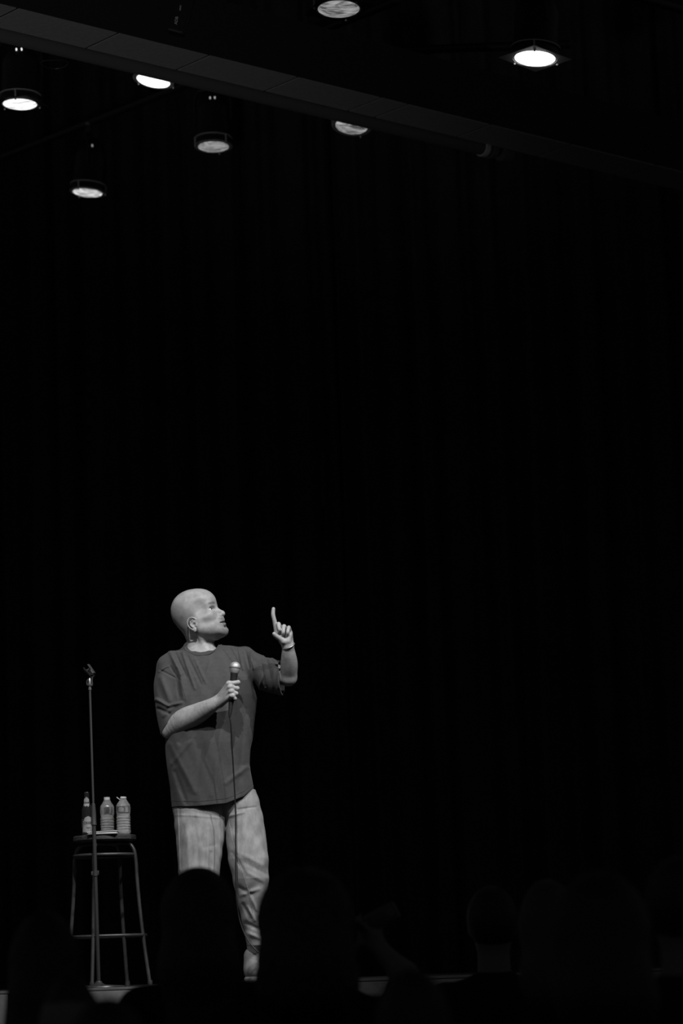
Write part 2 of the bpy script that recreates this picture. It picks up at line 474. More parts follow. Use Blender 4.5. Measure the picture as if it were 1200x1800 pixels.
# length at which the tube crosses the end pixel column
best = min(range(0, 1200), key=lambda i: abs((lambda p: ((p - Vector(EYE)).dot(Vector(CR)) / (p - Vector(EYE)).dot(Vector(_f))) * F + 600 - 868)(t0 + bd * (i * 0.005))))
Lt = best * 0.005
root = empty('projection_screen', t0 + bd * Lt / 2, 'dark grey rolled projection screen tube hanging along the beam', 'projection screen')
bm = bmesh.new(); tube(bm, [t0, t0 + bd * Lt], tr, 28); obj('roller', bm, 'tube', root)
for k, (q, wdt, m_) in enumerate([(-0.10, 0.035, 'clamp_grey'), (-0.035, 0.03, 'tube'), (0.05, 0.07, 'tube')]):
    bm = bmesh.new(); lathe(bm, [(tr + 0.001, 0), (tr + 0.007, 0.002), (tr + 0.007, wdt - 0.002), (tr + 0.001, wdt)], t0 + bd * (Lt + q), bd, 32)
    tag(obj('end_collar', bm, m_, root), 'pale grey end collar' if k == 0 else None)
for q in (0.8, Lt * 0.5, Lt - 0.12):
    bm = bmesh.new(); box(bm, t0 + bd * q + Vector((0, 0, 0.06)), (0.03, 0.02, 0.10), rotb); obj('bracket', bm, 'tube', root, False)

# ---------------------------------------------------------------- stage lights
def lens_mat(name, lo_, hi_, scale):
    m = bpy.data.materials.new(name); m.use_nodes = True; nt = m.node_tree; b = nt.nodes['Principled BSDF']
    b.inputs['Base Color'].default_value = (0.3, 0.3, 0.3, 1); b.inputs['Roughness'].default_value = 0.2
    tc = nt.nodes.new('ShaderNodeTexCoord'); n = nt.nodes.new('ShaderNodeTexNoise')
    n.inputs['Scale'].default_value = scale; n.inputs['Detail'].default_value = 3; n.inputs['Distortion'].default_value = 1.2
    mp = nt.nodes.new('ShaderNodeMapping'); mp.inputs['Scale'].default_value = (0.35, 1.0, 1.0)
    nt.links.new(tc.outputs['Object'], mp.inputs[0]); nt.links.new(mp.outputs[0], n.inputs['Vector'])
    mr = nt.nodes.new('ShaderNodeMapRange'); mr.inputs['From Min'].default_value = 0.35; mr.inputs['From Max'].default_value = 0.68
    mr.inputs['To Min'].default_value = lo_; mr.inputs['To Max'].default_value = hi_
    nt.links.new(n.outputs['Fac'], mr.inputs['Value'])
    b.inputs['Emission Color'].default_value = (1, 1, 1, 1)
    nt.links.new(mr.outputs['Result'], b.inputs['Emission Strength'])
    return m
def par_can(name, u, v, Y, tilt, az, r, lo_, hi_, label, frame_sq=False, rot_sq=0.0, leak=0.0):
    p = Vector(at(u, v, Y))
    root = empty(name, p, label, 'stage light', 'round stage lights hanging over the stage')
    ax = Vector((math.sin(math.radians(tilt)) * math.cos(math.radians(az)), math.sin(math.radians(tilt)) * math.sin(math.radians(az)), -math.cos(math.radians(tilt))))
    x, y, z = frame_from(-ax)                          # z points up into the housing
    bm = bmesh.new()
    lathe(bm, [(r * 1.12, -0.006), (r * 1.16, -0.006), (r * 1.16, 0.02), (r * 1.10, 0.03), (r * 1.10, 0.20), (r * 0.75, 0.30), (r * 0.35, 0.33), (0.0, 0.335)], p, z, 40)
    lathe(bm, [(r * 1.02, -0.004), (r * 1.12, -0.006), (r * 1.12, 0.004), (r * 1.02, 0.004)], p, z, 40)
    hs = obj('housing', bm, 'can', root)
    bm = bmesh.new()
    prof = [(r * math.sin(a), -0.008 - 0.016 * math.cos(a) * 1.0) for a in [i * math.pi / 2 / 8 for i in range(9)]]
    lathe(bm, [(r, 0.010)] + prof[::-1], p, z, 40)
    me_o = obj('lens', bm, lens_mat(name + '_lens_light', lo_, hi_, 38), root)
    bm = bmesh.new()                                    # gel frame holder: flat ring with a thin rolled edge, held off by clips
    for h_ in (-0.010,):
        lathe(bm, [(r * 1.14, h_), (r * 1.22, h_), (r * 1.22, h_ + 0.004), (r * 1.14, h_ + 0.004), (r * 1.14, h_)], p, z, 40)
    lathe(bm, [(r * 1.17, 0.034), (r * 1.23, 0.034), (r * 1.23, 0.040), (r * 1.17, 0.040), (r * 1.17, 0.034)], p, z, 40)
    for k in range(3):
        a_ = k * 2.094 + 0.6; box(bm, p + (x * math.cos(a_) + y * math.sin(a_)) * r * 1.2 + z * 0.01, (0.008, 0.008, 0.06))
    obj('front_ring', bm, 'frame', root)
    if frame_sq:
        bm = bmesh.new(); s_ = r * 1.25; N = 40; zi = p - z * 0.012
        ri = r * 1.08; inner, outer = [], []
        for k in range(N):
            a_ = 2 * math.pi * k / N; ca, sa = math.cos(a_), math.sin(a_); mlt = s_ / max(abs(ca), abs(sa))
            ca2, sa2 = math.cos(a_ + rot_sq), math.sin(a_ + rot_sq)
            inner.append((x * ca2 + y * sa2) * ri); outer.append((x * ca2 + y * sa2) * mlt)
        vi = [[bm.verts.new(zi + q + z * h) for q in inner] for h in (0, 0.003)]; vo = [[bm.verts.new(zi + q + z * h) for q in outer] for h in (0, 0.003)]
        for k in range(N):
            j = (k + 1) % N
            bm.faces.new((vi[0][k], vi[0][j], vo[0][j], vo[0][k])); bm.faces.new((vi[1][k], vo[1][k], vo[1][j], vi[1][j]))
            bm.faces.new((vo[0][k], vo[0][j], vo[1][j], vo[1][k])); bm.faces.new((vi[0][k], vi[1][k], vi[1][j], vi[0][j]))
        obj('gel_frame', bm, 'frame' if hi_ > 5 else 'can', root, False)
    # yoke and clamp
    side = Vector((0, 0, 1)).cross(ax)
    side = side.normalized() if side.length > 0.05 else Vector((1, 0, 0))
    pc = p + z * 0.14; top = Vector((pc.x, pc.y, pc.z + 0.20))
    bm = bmesh.new(); rr = r * 1.25
    path = [pc + side * rr, pc + side * rr + Vector((0, 0, 0.15)), top + side * rr * 0.8, top - side * rr * 0.8, pc - side * rr + Vector((0, 0, 0.15)), pc - side * rr]
    tube(bm, path, 0.008, 8); obj('yoke', bm, 'can', root)
    bz = top.z + 0.07
    bm = bmesh.new(); box(bm, top + Vector((0, 0, 0.045)), (0.035, 0.05, 0.11), bevel=0.004)
    lathe(bm, [(0.033, -0.018), (0.036, -0.018), (0.036, 0.018), (0.033, 0.018)], Vector((top.x, top.y, bz + 0.02)), (1, 0, 0), 20)
    k_ = obj('clamp', bm, 'can', root)
    if leak:                                            # lamp light leaking through the two rear vents
        vm = mat(name + '_vent_light', 0.5, emit=leak)
        for s_ in (-1, 1):
            bm = bmesh.new(); q = p + z * 0.262 + Vector((s_ * 0.0135, -r * 0.90, 0))
            lathe(bm, [(0, -0.009), (0.0042, -0.006), (0.0042, 0.006), (0, 0.009)], q, (0, -0.3, 1), 10)
            obj('vent_slot', bm, vm, hs)
    return Vector((top.x, top.y, bz + 0.02))
cl = []
cl.append(par_can('stage_light', 940, 99, 12.0, 6, 200, 0.094, 6.0, 12.0, 'brightest round stage light, with a square gel frame, top right', True, 0.35))
cl.append(par_can('stage_light', 595, 12, 11.1, 4, 250, 0.090, 0.08, 0.36, 'dim grey round stage light at the top edge, left of the brightest light', True, 0.75))
cl.append(par_can('stage_light', 618, 219, 14.4, 14, 240, 0.090, 0.04, 0.42, 'tilted grey round stage light just under the beam at mid-picture'))
cl.append(par_can('stage_light', 270, 139, 13.7, 12, 200, 0.090, 1.2, 2.6, 'very bright stage light half hidden above by the screen tube'))
cl.append(par_can('stage_light', 35, 180, 13.7, 2, 200, 0.090, 0.55, 1.5, 'bright round stage light at the left edge of the photo', True, 0.75, leak=0.9))
cl.append(par_can('stage_light', 375, 255, 15.2, 3, 250, 0.090, 0.10, 0.42, 'faint narrow stage light left of the tilted one, below the tube', leak=0.35))
cl.append(par_can('stage_light', 154, 336, 16.0, 6, 180, 0.090, 0.10, 1.0, 'lowest stage light, small and half bright, furthest back at the left', leak=0.25))
cl.append(None)
def batten(idx, label, ext=3.0):
    ps = [cl[i] for i in idx]; a_, b_ = ps[0], ps[-1]
    d = (b_ - a_).normalized() if len(ps) > 1 else Vector((1, 0, 0))
    bm = bmesh.new(); tube(bm, [a_ - d * ext, b_ + d * ext], 0.024, 14)
    o = obj('lighting_batten', bm, 'can'); tag(o, label, 'pipe', 'black lighting pipes above the stage')
batten([1, 0], 'black lighting pipe that carries the brightest light')
batten([4, 3], 'black lighting pipe that carries the bright light at the left edge')
batten([2], 'black lighting pipe that carries the tilted mid-picture light', 1.2)
batten([6, 5], 'rear black lighting pipe that carries the lowest light')

# loop of cable under the pipes and the dark fixture with maker's lettering
cp = at(95, 112, 13.2)
bm = bmesh.new(); pts = []
for k in range(40):
    a_ = 2 * math.pi * k / 40
    pts.append(Vector(cp) + Vector((0.068 * math.cos(a_), 0.10 * math.sin(a_), 0.012 * math.sin(a_) + 0.004 * math.cos(2 * a_))))
tube(bm, pts, 0.0014, 6, closed=True)
tag(obj('safety_cable', bm, 'chrome'), 'thin steel safety cable loop hanging over the light at the left edge', 'cable')
hp = Vector(at(318, 30, 11.2))
root = empty('lighting_trough', hp, 'long dark luminaire housing at the top edge with small grey lettering', 'stage light')
bm = bmesh.new(); box(bm, hp + Vector((0.012, 0.036, 0.06)), (0.075, 0.06, 0.26), Matrix.Rotation(math.radians(17), 3, 'Y'), 0.01)
obj('housing', bm, 'can', root, False)
for txt, sz, uu, vv in (('ADB', 0.018, 310, 36), ('LIGHT', 0.009, 317, 14)):
    me = text_mesh(txt, sz, 0.0004, 0.0003)
    o = link_mesh('lettering', me, 'letter', root, False)
    p_ = Vector(at(uu, vv, 11.2)); o.matrix_parent_inverse = Matrix()
    R_ = Matrix.Rotation(math.radians(-12 + 4), 4, 'Y') @ Matrix.Rotation(math.radians(90), 4, 'X') @ Matrix.Rotation(math.radians(72), 4, 'Z')
    me.transform(Matrix.Translation(p_ - hp) @ R_)

# ================================================================== STOOL
SY = 12.46
sc_ = Vector(at(184, 1474, SY)); zs = sc_.z           # seat centre
stool = empty('bar_stool', (sc_.x, SY, STAGE), 'tall backless stool with round wooden seat and dark tube legs', 'stool')
sx = sc_.x
bm = bmesh.new(); R0 = 0.143
lathe(bm, [(0, -0.012), (R0 - 0.004, -0.012), (R0, -0.008), (R0, 0.008), (R0 - 0.004, 0.012), (0, 0.012)], (sx, SY, zs), (0, 0, 1), 56)
obj('seat', bm, 'wood', stool)
SEAT_TOP = zs + 0.012
ang = [-18.0, 69.0, 162.0, 255.5]
z_top, z_ring, z_foot = zs - 0.022, at(184, 1504, SY)[2], at(184, 1646, SY)[2]
def leg_r(z):
    t = (zs - z) / (zs - STAGE)
    return 0.140 + 0.012 * min(t * 6, 1) + 0.055 * max(0, (t - 0.2) / 0.8) ** 1.4
for i, A in enumerate(ang):
    ca, sa = math.cos(math.radians(A)), math.sin(math.radians(A))
    pts = [Vector((sx + ca * q, SY + sa * q, zz)) for q, zz in ((0.0, z_top), (0.06, z_top), (0.100, z_top - 0.001), (0.122, z_top - 0.008), (0.137, z_top - 0.025), (0.146, z_top - 0.05))]
    for k in range(1, 12):
        z = (z_top - 0.05) + (STAGE + 0.006 - (z_top - 0.05)) * k / 11
        pts.append(Vector((sx + ca * leg_r(z), SY + sa * leg_r(z), z)))
    bm = bmesh.new(); tube(bm, smooth_path(pts, 4), 0.0085, 14); lg = obj('leg', bm, 'stool', stool)
    bm = bmesh.new(); e = pts[-1]; lathe(bm, [(0.0105, -0.006), (0.012, -0.004), (0.011, 0.018), (0.009, 0.02)], e, (0, 0, 1), 14); obj('foot_cap', bm, 'plastic', lg)
for zz, nm in ((z_ring, 'upper_ring'), (z_foot, 'foot_ring')):
    bm = bmesh.new(); rr = leg_r(zz) + (0.0 if nm == 'foot_ring' else -0.009)
    tube(bm, [Vector((sx + rr * math.cos(k * math.pi / 32), SY + rr * math.sin(k * math.pi / 32), zz)) for k in range(64)], 0.007, 12, closed=True)
    obj(nm, bm, 'stool', stool)

# ---- things on the stool
def bent_text(txt, size, c, rad, z, ang0, parent, m, bold=0.0):
    me = text_mesh(txt, size, 0.0002, bold)
    for v in me.vertices:
        a_ = ang0 + v.co.x / rad; rr = rad + 0.0004 + v.co.z
        v.co = Vector((c[0] + rr * math.cos(a_), c[1] + rr * math.sin(a_), z + v.co.y))
    return link_mesh('lettering', me, m, parent, False)
def wrap_patch(name, poly, c, rfun, ang0, parent, m, off=0.0005):
    """poly: outline in (arc length, height); a thin label patch bent round the bottle"""
    bm = bmesh.new(); xs = [p[0] for p in poly]; n = len(poly); cols = []
    for i in range(25):
        X = min(xs) + 1e-5 + (max(xs) - min(xs) - 2e-5) * i / 24; ys = []
        for j in range(n):
            (xa, ya), (xb, yb) = poly[j], poly[(j + 1) % n]
            if (xa - X) * (xb - X) <= 0 and abs(xb - xa) > 1e-9: ys.append(ya + (yb - ya) * (X - xa) / (xb - xa))
        cols.append([bm.verts.new((X, min(ys) + (max(ys) - min(ys)) * q / 6, 0)) for q in range(7)])
    for i in range(24):
        for q in range(6): bm.faces.new((cols[i][q], cols[i + 1][q], cols[i + 1][q + 1], cols[i][q + 1]))
    for v in bm.verts:
        rr = rfun(v.co.y) + off; a_ = ang0 + v.co.x / rr
        v.co = Vector((c[0] + rr * math.cos(a_), c[1] + rr * math.sin(a_), v.co.y))
    bmesh.ops.solidify(bm, geom=bm.faces[:], thickness=0.0002)
    return obj(name, bm, m, parent)
# beer bottle
bz0 = SEAT_TOP; bc = at(153.5, 1463, 12.44)
beer = empty('beer_bottle', (bc[0], 12.44, bz0), 'dark glass beer bottle with pale printed labels, left end of the stool seat', 'bottle')
H = (at(153.5, 1392, 12.44)[2] - bz0)
kz = H / 0.19; rb = 0.0245
prof = [(0, 0), (rb - 0.003, 0), (rb, 0.003), (rb, 0.105 * kz), (rb * 0.95, 0.118 * kz), (rb * 0.72, 0.134 * kz), (0.0135, 0.146 * kz), (0.0120, 0.165 * kz), (0.0112, 0.180 * kz), (0.0125, 0.181 * kz), (0.0125, 0.186 * kz), (0.010, H), (0.008, H)]
bm = bmesh.new(); lathe(bm, prof, (bc[0], 12.44, bz0), (0, 0, 1), 36); obj('glass', bm, 'beer', beer)
cxy = (bc[0], 12.44)
def rbeer(z):
    return float(np.interp((z - bz0), [p[1] for p in prof[2:12]], [p[0] for p in prof[2:12]]))
A0 = math.radians(-90)
h = lambda t: bz0 + t * kz
wrap_patch('neck_label', [(-0.0135, h(0.129)), (0.0135, h(0.129)), (0.0125, h(0.158)), (0, h(0.168)), (-0.0125, h(0.158))], cxy, lambda z: max(rbeer(z), 0.0148), A0, beer, 'label', 0.0020)
bent_text('CRISP', 0.0100, cxy, 0.0178, h(0.142), A0, beer, 'ink', 0.0003)
wrap_patch('body_label', [(-0.030, h(0.016)), (0.030, h(0.016)), (0.028, h(0.055)), (0.016, h(0.078)), (0, h(0.085)), (-0.016, h(0.078)), (-0.028, h(0.055))], cxy, lambda z: rb, A0 + 0.3, beer, 'label')
wrap_patch('label_band', [(-0.034, h(0.038)), (-0.018, h(0.038)), (-0.016, h(0.073)), (-0.034, h(0.073))], cxy, lambda z: rb, A0 - 0.05, beer, 'label_dark', 0.0009)
bent_text('CRISP', 0.016, cxy, rb + 0.0007, h(0.055), A0 + 0.2, beer, 'ink', 0.0005)
bent_text('lager', 0.009, cxy, rb + 0.0007, h(0.036), A0 + 0.3, beer, 'ink', 0.0002)
# water bottles
def water_bottle(u, vt, Y, label, open_cap):
    c = at(u, 1463, Y); z0 = SEAT_TOP; Hh = at(u, vt, Y)[2] - z0
    root = empty('water_bottle', (c[0], Y, z0), label, 'bottle', 'small clear water bottles on the stool')
    R_ = 0.0325 * (25.5 / 26); k = Hh / 0.163
    pr = [(0, 0.004), (0.02, 0), (R_ - 0.004, 0.0), (R_, 0.006)]
    z = 0.012
    while z < 0.076: pr += [(R_, z * k), (R_, (z + 0.006) * k), (R_ - 0.0022, (z + 0.008) * k), (R_ - 0.0022, (z + 0.0095) * k)]; z += 0.0115
    pr += [(R_ - 0.002, 0.083 * k), (R_ - 0.002, 0.088 * k), (R_ + 0.0003, 0.092 * k), (R_ + 0.0003, 0.122 * k), (R_ - 0.001, 0.127 * k), (R_ - 0.006, 0.134 * k), (R_ - 0.014, 0.146 * k), (0.0145, 0.152 * k), (0.0130, 0.154 * k), (0.0128, 0.160 * k), (0, 0.160 * k)]
    bm = bmesh.new(); lathe(bm, pr, (c[0], Y, z0), (0, 0, 1), 40, lambda r_, h_, a_: r_ * (1 + 0.012 * math.sin(a_ * 8 + h_ * 90)) if r_ > 0.02 and h_ < 0.085 else r_)
    obj('bottle_body', bm, 'pet', root)
    bm = bmesh.new(); q = [(R_ * 0.0, 0.003)] + [(max(a - 0.0016, 0), max(b, 0.003)) for a, b in pr if b < 0.085 * k][1:] + [(0, 0.085 * k)]
    lathe(bm, q, (c[0], Y, z0), (0, 0, 1), 32); wm = obj('water', bm, 'water', root)
    lab = [(R_ + 0.0008, 0.091 * k), (R_ + 0.0012, 0.092 * k), (R_ + 0.0012, 0.121 * k), (R_ + 0.0008, 0.122 * k)]
    rf = lambda z_: R_ + 0.0011
    zl = z0 + 0.0925 * k; zh = z0 + 0.120 * k; mid = (zl + zh) / 2
    if open_cap:
        wrap_patch('label', [(-0.034, zl), (0.034, zl), (0.034, zh), (-0.034, zh)], (c[0], Y), rf, A0, root, 'water_label')
        ov = [(-0.008 + 0.0135 * math.cos(t_ * math.pi / 10), mid + 0.0105 * math.sin(t_ * math.pi / 10)) for t_ in range(20)]
        wrap_patch('label_emblem', ov, (c[0], Y), rf, A0, root, 'water_label_light', 0.0009)
        wrap_patch('label_panel', [(0.012, zl + 0.002), (0.030, zl + 0.002), (0.030, zh - 0.002), (0.012, zh - 0.002)], (c[0], Y), rf, A0, root, 'water_label_light', 0.0009)
    else:
        wrap_patch('label', [(-0.012, zl), (0.028, zl), (0.028, zh), (-0.012, zh)], (c[0], Y), rf, A0, root, 'water_label')
        wrap_patch('label_panel', [(0.013, zl + 0.001), (0.022, zl + 0.001), (0.022, zh - 0.001), (0.013, zh - 0.001)], (c[0], Y), rf, A0, root, 'water_label_light', 0.0009)
        wrap_patch('label_emblem', [(-0.009, zl + 0.004), (0.009, zl + 0.004), (0.001, zh - 0.006)], (c[0], Y), rf, A0, root, 'label_dark', 0.0009)
    bm = bmesh.new(); zc = z0 + 0.153 * k
    if not open_cap:
        lathe(bm, [(0, 0.0125), (0.0130, 0.0125), (0.0142, 0.0115), (0.0142, 0.0), (0.0135, 0.0)], (c[0], Y, zc), (0, 0, 1), 32, lambda r_, h_, a_: r_ * (1 + 0.015 * math.sin(a_ * 30)) if r_ > 0.0141 else r_)
        obj('cap', bm, 'cap', root)
    else:
        lathe(bm, [(0, 0.0095), (0.0120, 0.0095), (0.0142, 0.006), (0.0142, 0.002), (0.0135, 0.002)], (c[0] + 0.001, Y, zc), (0.05, 0, 1), 32)
        obj('neck_collar', bm, 'cap', root)
        bm = bmesh.new(); p0 = Vector((c[0] - 0.010, Y - 0.004, zc + 0.008)); p1 = Vector((c[0] - 0.031, Y - 0.008, zc - 0.008))
        dv = (p1 - p0).normalized(); lathe(bm, [(0, -0.0015), (0.010, -0.0015), (0.012, 0), (0.012, 0.003), (0, 0.003)], (p0 + p1) / 2 + Vector((0, 0, 0)), (0.62, 0.0, 0.78), 28)
        obj('flip_cap', bm, 'cap', root)
M['water'] = mat('water', 0.85, 0.05, trans=0.8, bump=0.002, bscale=60)
water_bottle(189, 1402, 12.50, 'capped clear water bottle in the middle of the stool seat', False)
water_bottle(217.5, 1400, 12.41, 'clear water bottle at the right of the seat, its flip cap hanging open', True)
# folded paper / notebook
pa = Vector(at(181, 1466, 12.35))
nb = empty('notebook', (pa.x, 12.35, SEAT_TOP), 'white folded notebook lying on the stool seat in front of the bottles', 'notebook')
bm = bmesh.new(); box(bm, (pa.x, 12.35, SEAT_TOP + 0.002), (0.135, 0.075, 0.004), bevel=0.0008); obj('back_cover', bm, 'label_dark', nb, False)
bm = bmesh.new(); box(bm, (pa.x, 12.35, SEAT_TOP + 0.0065), (0.130, 0.072, 0.005), bevel=0.0008); obj('pages', bm, 'paper', nb, False)
bm = bmesh.new(); box(bm, (pa.x, 12.348, SEAT_TOP + 0.0125), (0.137, 0.076, 0.0022), Matrix.Rotation(math.radians(-2), 3, 'Y'), 0.0006); obj('front_cover', bm, 'paper', nb, False)

# ================================================================== MIC STAND
MY = 12.06
mb = at(173.5, 1733, MY); mt = at(157.8, 1208, MY)
mb = Vector((mb[0], MY, STAGE)); mt = Vector(mt)
ms = empty('microphone_stand', mb, 'slim black microphone stand with empty clip, in front of the stool', 'microphone stand')
def on_stand(v):                                       # point of the stand's axis at photo row v
    t = (1733 - v) / (1733 - 1208.0); return mb + (mt - mb) * t
axs = (mt - mb).normalized()
bm = bmesh.new(); lathe(bm, [(0, 0), (0.112, 0), (0.115, 0.003), (0.113, 0.008), (0.03, 0.014), (0.018, 0.02), (0.012, 0.03), (0, 0.03)], mb, (0, 0, 1), 56); obj('base', bm, 'stand', ms)
bm = bmesh.new(); tube(bm, [mb + Vector((0, 0, 0.015)), on_stand(1450)], 0.0085, 20); obj('lower_tube', bm, 'stand_black', ms)
bm = bmesh.new(); tube(bm, [on_stand(1452), on_stand(1206)], 0.0052, 18); obj('upper_tube', bm, 'stand', ms)
bm = bmesh.new(); p0 = on_stand(1450); ln = (on_stand(1414) - p0).length
lathe(bm, [(0.0085, -0.003), (0.0118, -0.003), (0.0118, 0.004), (0.0112, 0.006), (0.0110, ln * 0.55), (0.0085, ln), (0.0055, ln + 0.002)], p0, axs, 28)
cl_ = obj('height_clutch', bm, 'stand', ms)
bm = bmesh.new(); lathe(bm, [(0.0119, 0), (0.0124, 0), (0.0124, 0.0016), (0.0119, 0.0016)], p0, axs, 28); obj('clutch_ring', bm, 'chrome', cl_)
bm = bmesh.new(); p0 = on_stand(1535); lathe(bm, [(0.009, -0.012), (0.0115, -0.012), (0.0115, 0.012), (0.009, 0.012)], p0, axs, 20)
box(bm, p0 + Vector((-0.014, -0.002, 0)), (0.008, 0.010, 0.016), bevel=0.001); box(bm, p0 + Vector((0.013, -0.002, 0.002)), (0.006, 0.010, 0.018), bevel=0.001)
obj('cable_clip', bm, 'stand', ms)
bm = bmesh.new(); p0 = on_stand(1211); lathe(bm, [(0.005, -0.006), (0.0075, -0.005), (0.0075, 0.004), (0.0052, 0.006), (0.0055, 0.012), (0.010, 0.014), (0.011, 0.02), (0.007, 0.023), (0.0055, 0.045), (0.004, 0.048), (0, 0.049)], p0, axs, 20)
obj('thread_adaptor', bm, 'chrome', ms)
clip = None
bm = bmesh.new()
mm = lambda u, v, dy=0: Vector(at(u, v, MY + dy))
tube(bm, smooth_path([mm(158.5, 1207), mm(162, 1204), mm(161.5, 1196), mm(163, 1189)], 6), 0.0035, 10)
tube(bm, smooth_path([mm(153.5, 1205), mm(152.5, 1199), mm(155, 1193.5)], 6), 0.003, 10)
clip = obj('clip_swivel', bm, 'plastic', ms)
# split mic clip: open half tube pointing up-left
bm = bmesh.new(); c0 = mm(163.5, 1187); dirc = (mm(152, 1173, 0.02) - c0); n_ = 12
dn = dirc.normalized(); sidev = dn.cross(Vector((0, 1, 0))).normalized(); up_ = sidev.cross(dn)
rings = []
for i in range(10):
    t = i / 9; rad = 0.0175 - 0.004 * (1 - t); ctr = c0 + dirc * t + sidev * 0.0; ring = []
    for th in (0, 1):
        for k in range(15):
            a_ = math.radians(-148 + 296 * k / 14) if i > 3 else math.radians(-165 + 330 * k / 14)
            rr = rad + (0.0022 if th else 0)
            ring.append(bm.verts.new(ctr + (sidev * -math.sin(a_) + up_ * math.cos(a_)) * rr))
    rings.append(ring)
for i in range(9):
    A, Bq = rings[i], rings[i + 1]
    for th in (0, 15):
        for k in range(14): bm.faces.new((A[th + k], A[th + k + 1], Bq[th + k + 1], Bq[th + k]))
    for k in (0, 14): bm.faces.new((A[k], A[15 + k], Bq[15 + k], Bq[k]))
for i in (0, 9):
    for k in range(14): bm.faces.new((rings[i][k], rings[i][k + 1], rings[i][16 + k], rings[i][15 + k]))
obj('mic_clip', bm, 'plastic', ms)

# ================================================================== PERFORMER
ph = empty('person', (W(385, 1717)[0], YP, STAGE), 'bald man in dark T-shirt and pale jeans, one finger raised, microphone in hand', 'person')

# ---- body (head, neck, arms, hands, trunk and legs in one surface)
B = Shape()
HO = W(350, 1099.5, 0.0)                               # mid point between the ears
psi, phi = math.radians(18), math.radians(22)
fw = np.array([math.cos(psi), -math.sin(psi), 0]); lf = np.array([math.sin(psi), math.cos(psi), 0]); upv = np.array([0, 0, 1.0])
fx = fw * math.cos(phi) + upv * math.sin(phi); uz = -fw * math.sin(phi) + upv * math.cos(phi)
_t = math.radians(-2.0)                                # slight sideways tilt with the camera roll
RH = np.stack([fx, lf, uz], 1)
def Hd(x, y, z): return HO + RH @ np.array([x, y, z])
def he(c, r, k=0.012, op='u', rot=None):
    R = RH if rot is None else RH @ rot
    B.ell(Hd(*c), r, k, op, R)
def roty(deg):
    a_ = math.radians(deg); return np.array([[math.cos(a_), 0, math.sin(a_)], [0, 1, 0], [-math.sin(a_), 0, math.cos(a_)]])
def rotz(deg):
    a_ = math.radians(deg); return np.array([[math.cos(a_), -math.sin(a_), 0], [math.sin(a_), math.cos(a_), 0], [0, 0, 1]])
def hc(a_, b_, ra, rb_, k=0.006, op='u', both=True):
    for s_ in ((1, -1) if both else (1,)):
        B.cap(Hd(a_[0], a_[1] * s_, a_[2]), Hd(b_[0], b_[1] * s_, b_[2]), ra, rb_, k, op)
he((0.004, 0, 0.071), (0.098, 0.078, 0.084))           # cranium
he((-0.026, 0, 0.085), (0.071, 0.070, 0.081), 0.03)    # back of the skull
he((0.010, 0, 0.098), (0.078, 0.066, 0.068), 0.03)
he((0.055, 0, 0.085), (0.060, 0.062, 0.058), 0.03)     # forehead
he((0.050, 0, 0.005), (0.058, 0.060, 0.078), 0.03)     # mid face
hc((0.085, 0.008, 0.052), (0.083, 0.045, 0.053), 0.018, 0.013, 0.016)   # brow ridge
hc((0.073, 0.046, 0.010), (0.030, 0.061, 0.010), 0.017, 0.013, 0.03)   # cheekbones
he((0.083, 0, -0.038), (0.032, 0.031, 0.036), 0.018)   # muzzle
hc((0.022, 0.051, -0.040), (0.085, 0.024, -0.070), 0.017, 0.016, 0.035)  # jaw line
hc((0.014, 0.050, -0.008), (0.020, 0.049, -0.036), 0.018, 0.016, 0.03)
he((0.040, 0, -0.050), (0.050, 0.044, 0.034), 0.03)    # under jaw
he((0.097, 0, -0.075), (0.020, 0.024, 0.018), 0.016)   # chin
hc((0.090, 0, -0.080), (0.055, 0, -0.082), 0.014, 0.016, 0.02, both=False)
# nose
hc((0.098, 0, 0.040), (0.121, 0, 0.006), 0.0075, 0.0105, 0.012, both=False)
he((0.1225, 0, -0.0015), (0.0125, 0.0115, 0.0115), 0.007)
he((0.108, 0.0125, -0.006), (0.0125, 0.0070, 0.0090), 0.006); he((0.108, -0.0125, -0.006), (0.0125, 0.0070, 0.0090), 0.006)
hc((0.117, 0.0075, -0.016), (0.111, 0.0090, -0.012), 0.0036, 0.0036, 0.003, 's')
# eye sockets, lids
for s_ in (1, -1):
    he((0.098, 0.030 * s_, 0.034), (0.015, 0.016, 0.010), 0.012, 's')
    ec = (0.0795, 0.0325 * s_, 0.035)
    he(ec, (0.0138, 0.0142, 0.0138), 0.003)
    he((0.094, 0.0335 * s_, 0.0350), (0.014, 0.0165, 0.0096), 0.0015, 's')
    B.limb([Hd(0.0895, 0.019 * s_, 0.038), Hd(0.0935, 0.031 * s_, 0.0452), Hd(0.083, 0.047 * s_, 0.0365)], [0.0028, 0.0032, 0.0024], 0.003, 3)
    B.limb([Hd(0.094, 0.018 * s_, 0.047), Hd(0.095, 0.034 * s_, 0.0495), Hd(0.084, 0.049 * s_, 0.045)], [0.0035, 0.0045, 0.0035], 0.008, 3)   # upper lid
    B.limb([Hd(0.0895, 0.020 * s_, 0.031), Hd(0.0915, 0.031 * s_, 0.0244), Hd(0.082, 0.046 * s_, 0.0315)], [0.0026, 0.0028, 0.0022], 0.004, 3)   # lower lid
    B.cap(Hd(0.088, 0.022 * s_, 0.0200), Hd(0.078, 0.046 * s_, 0.0175), 0.0016, 0.0014, 0.005, 's')
    he((0.068, 0.080 * s_, 0.052), (0.026, 0.014, 0.026), 0.03, 's')       # temple
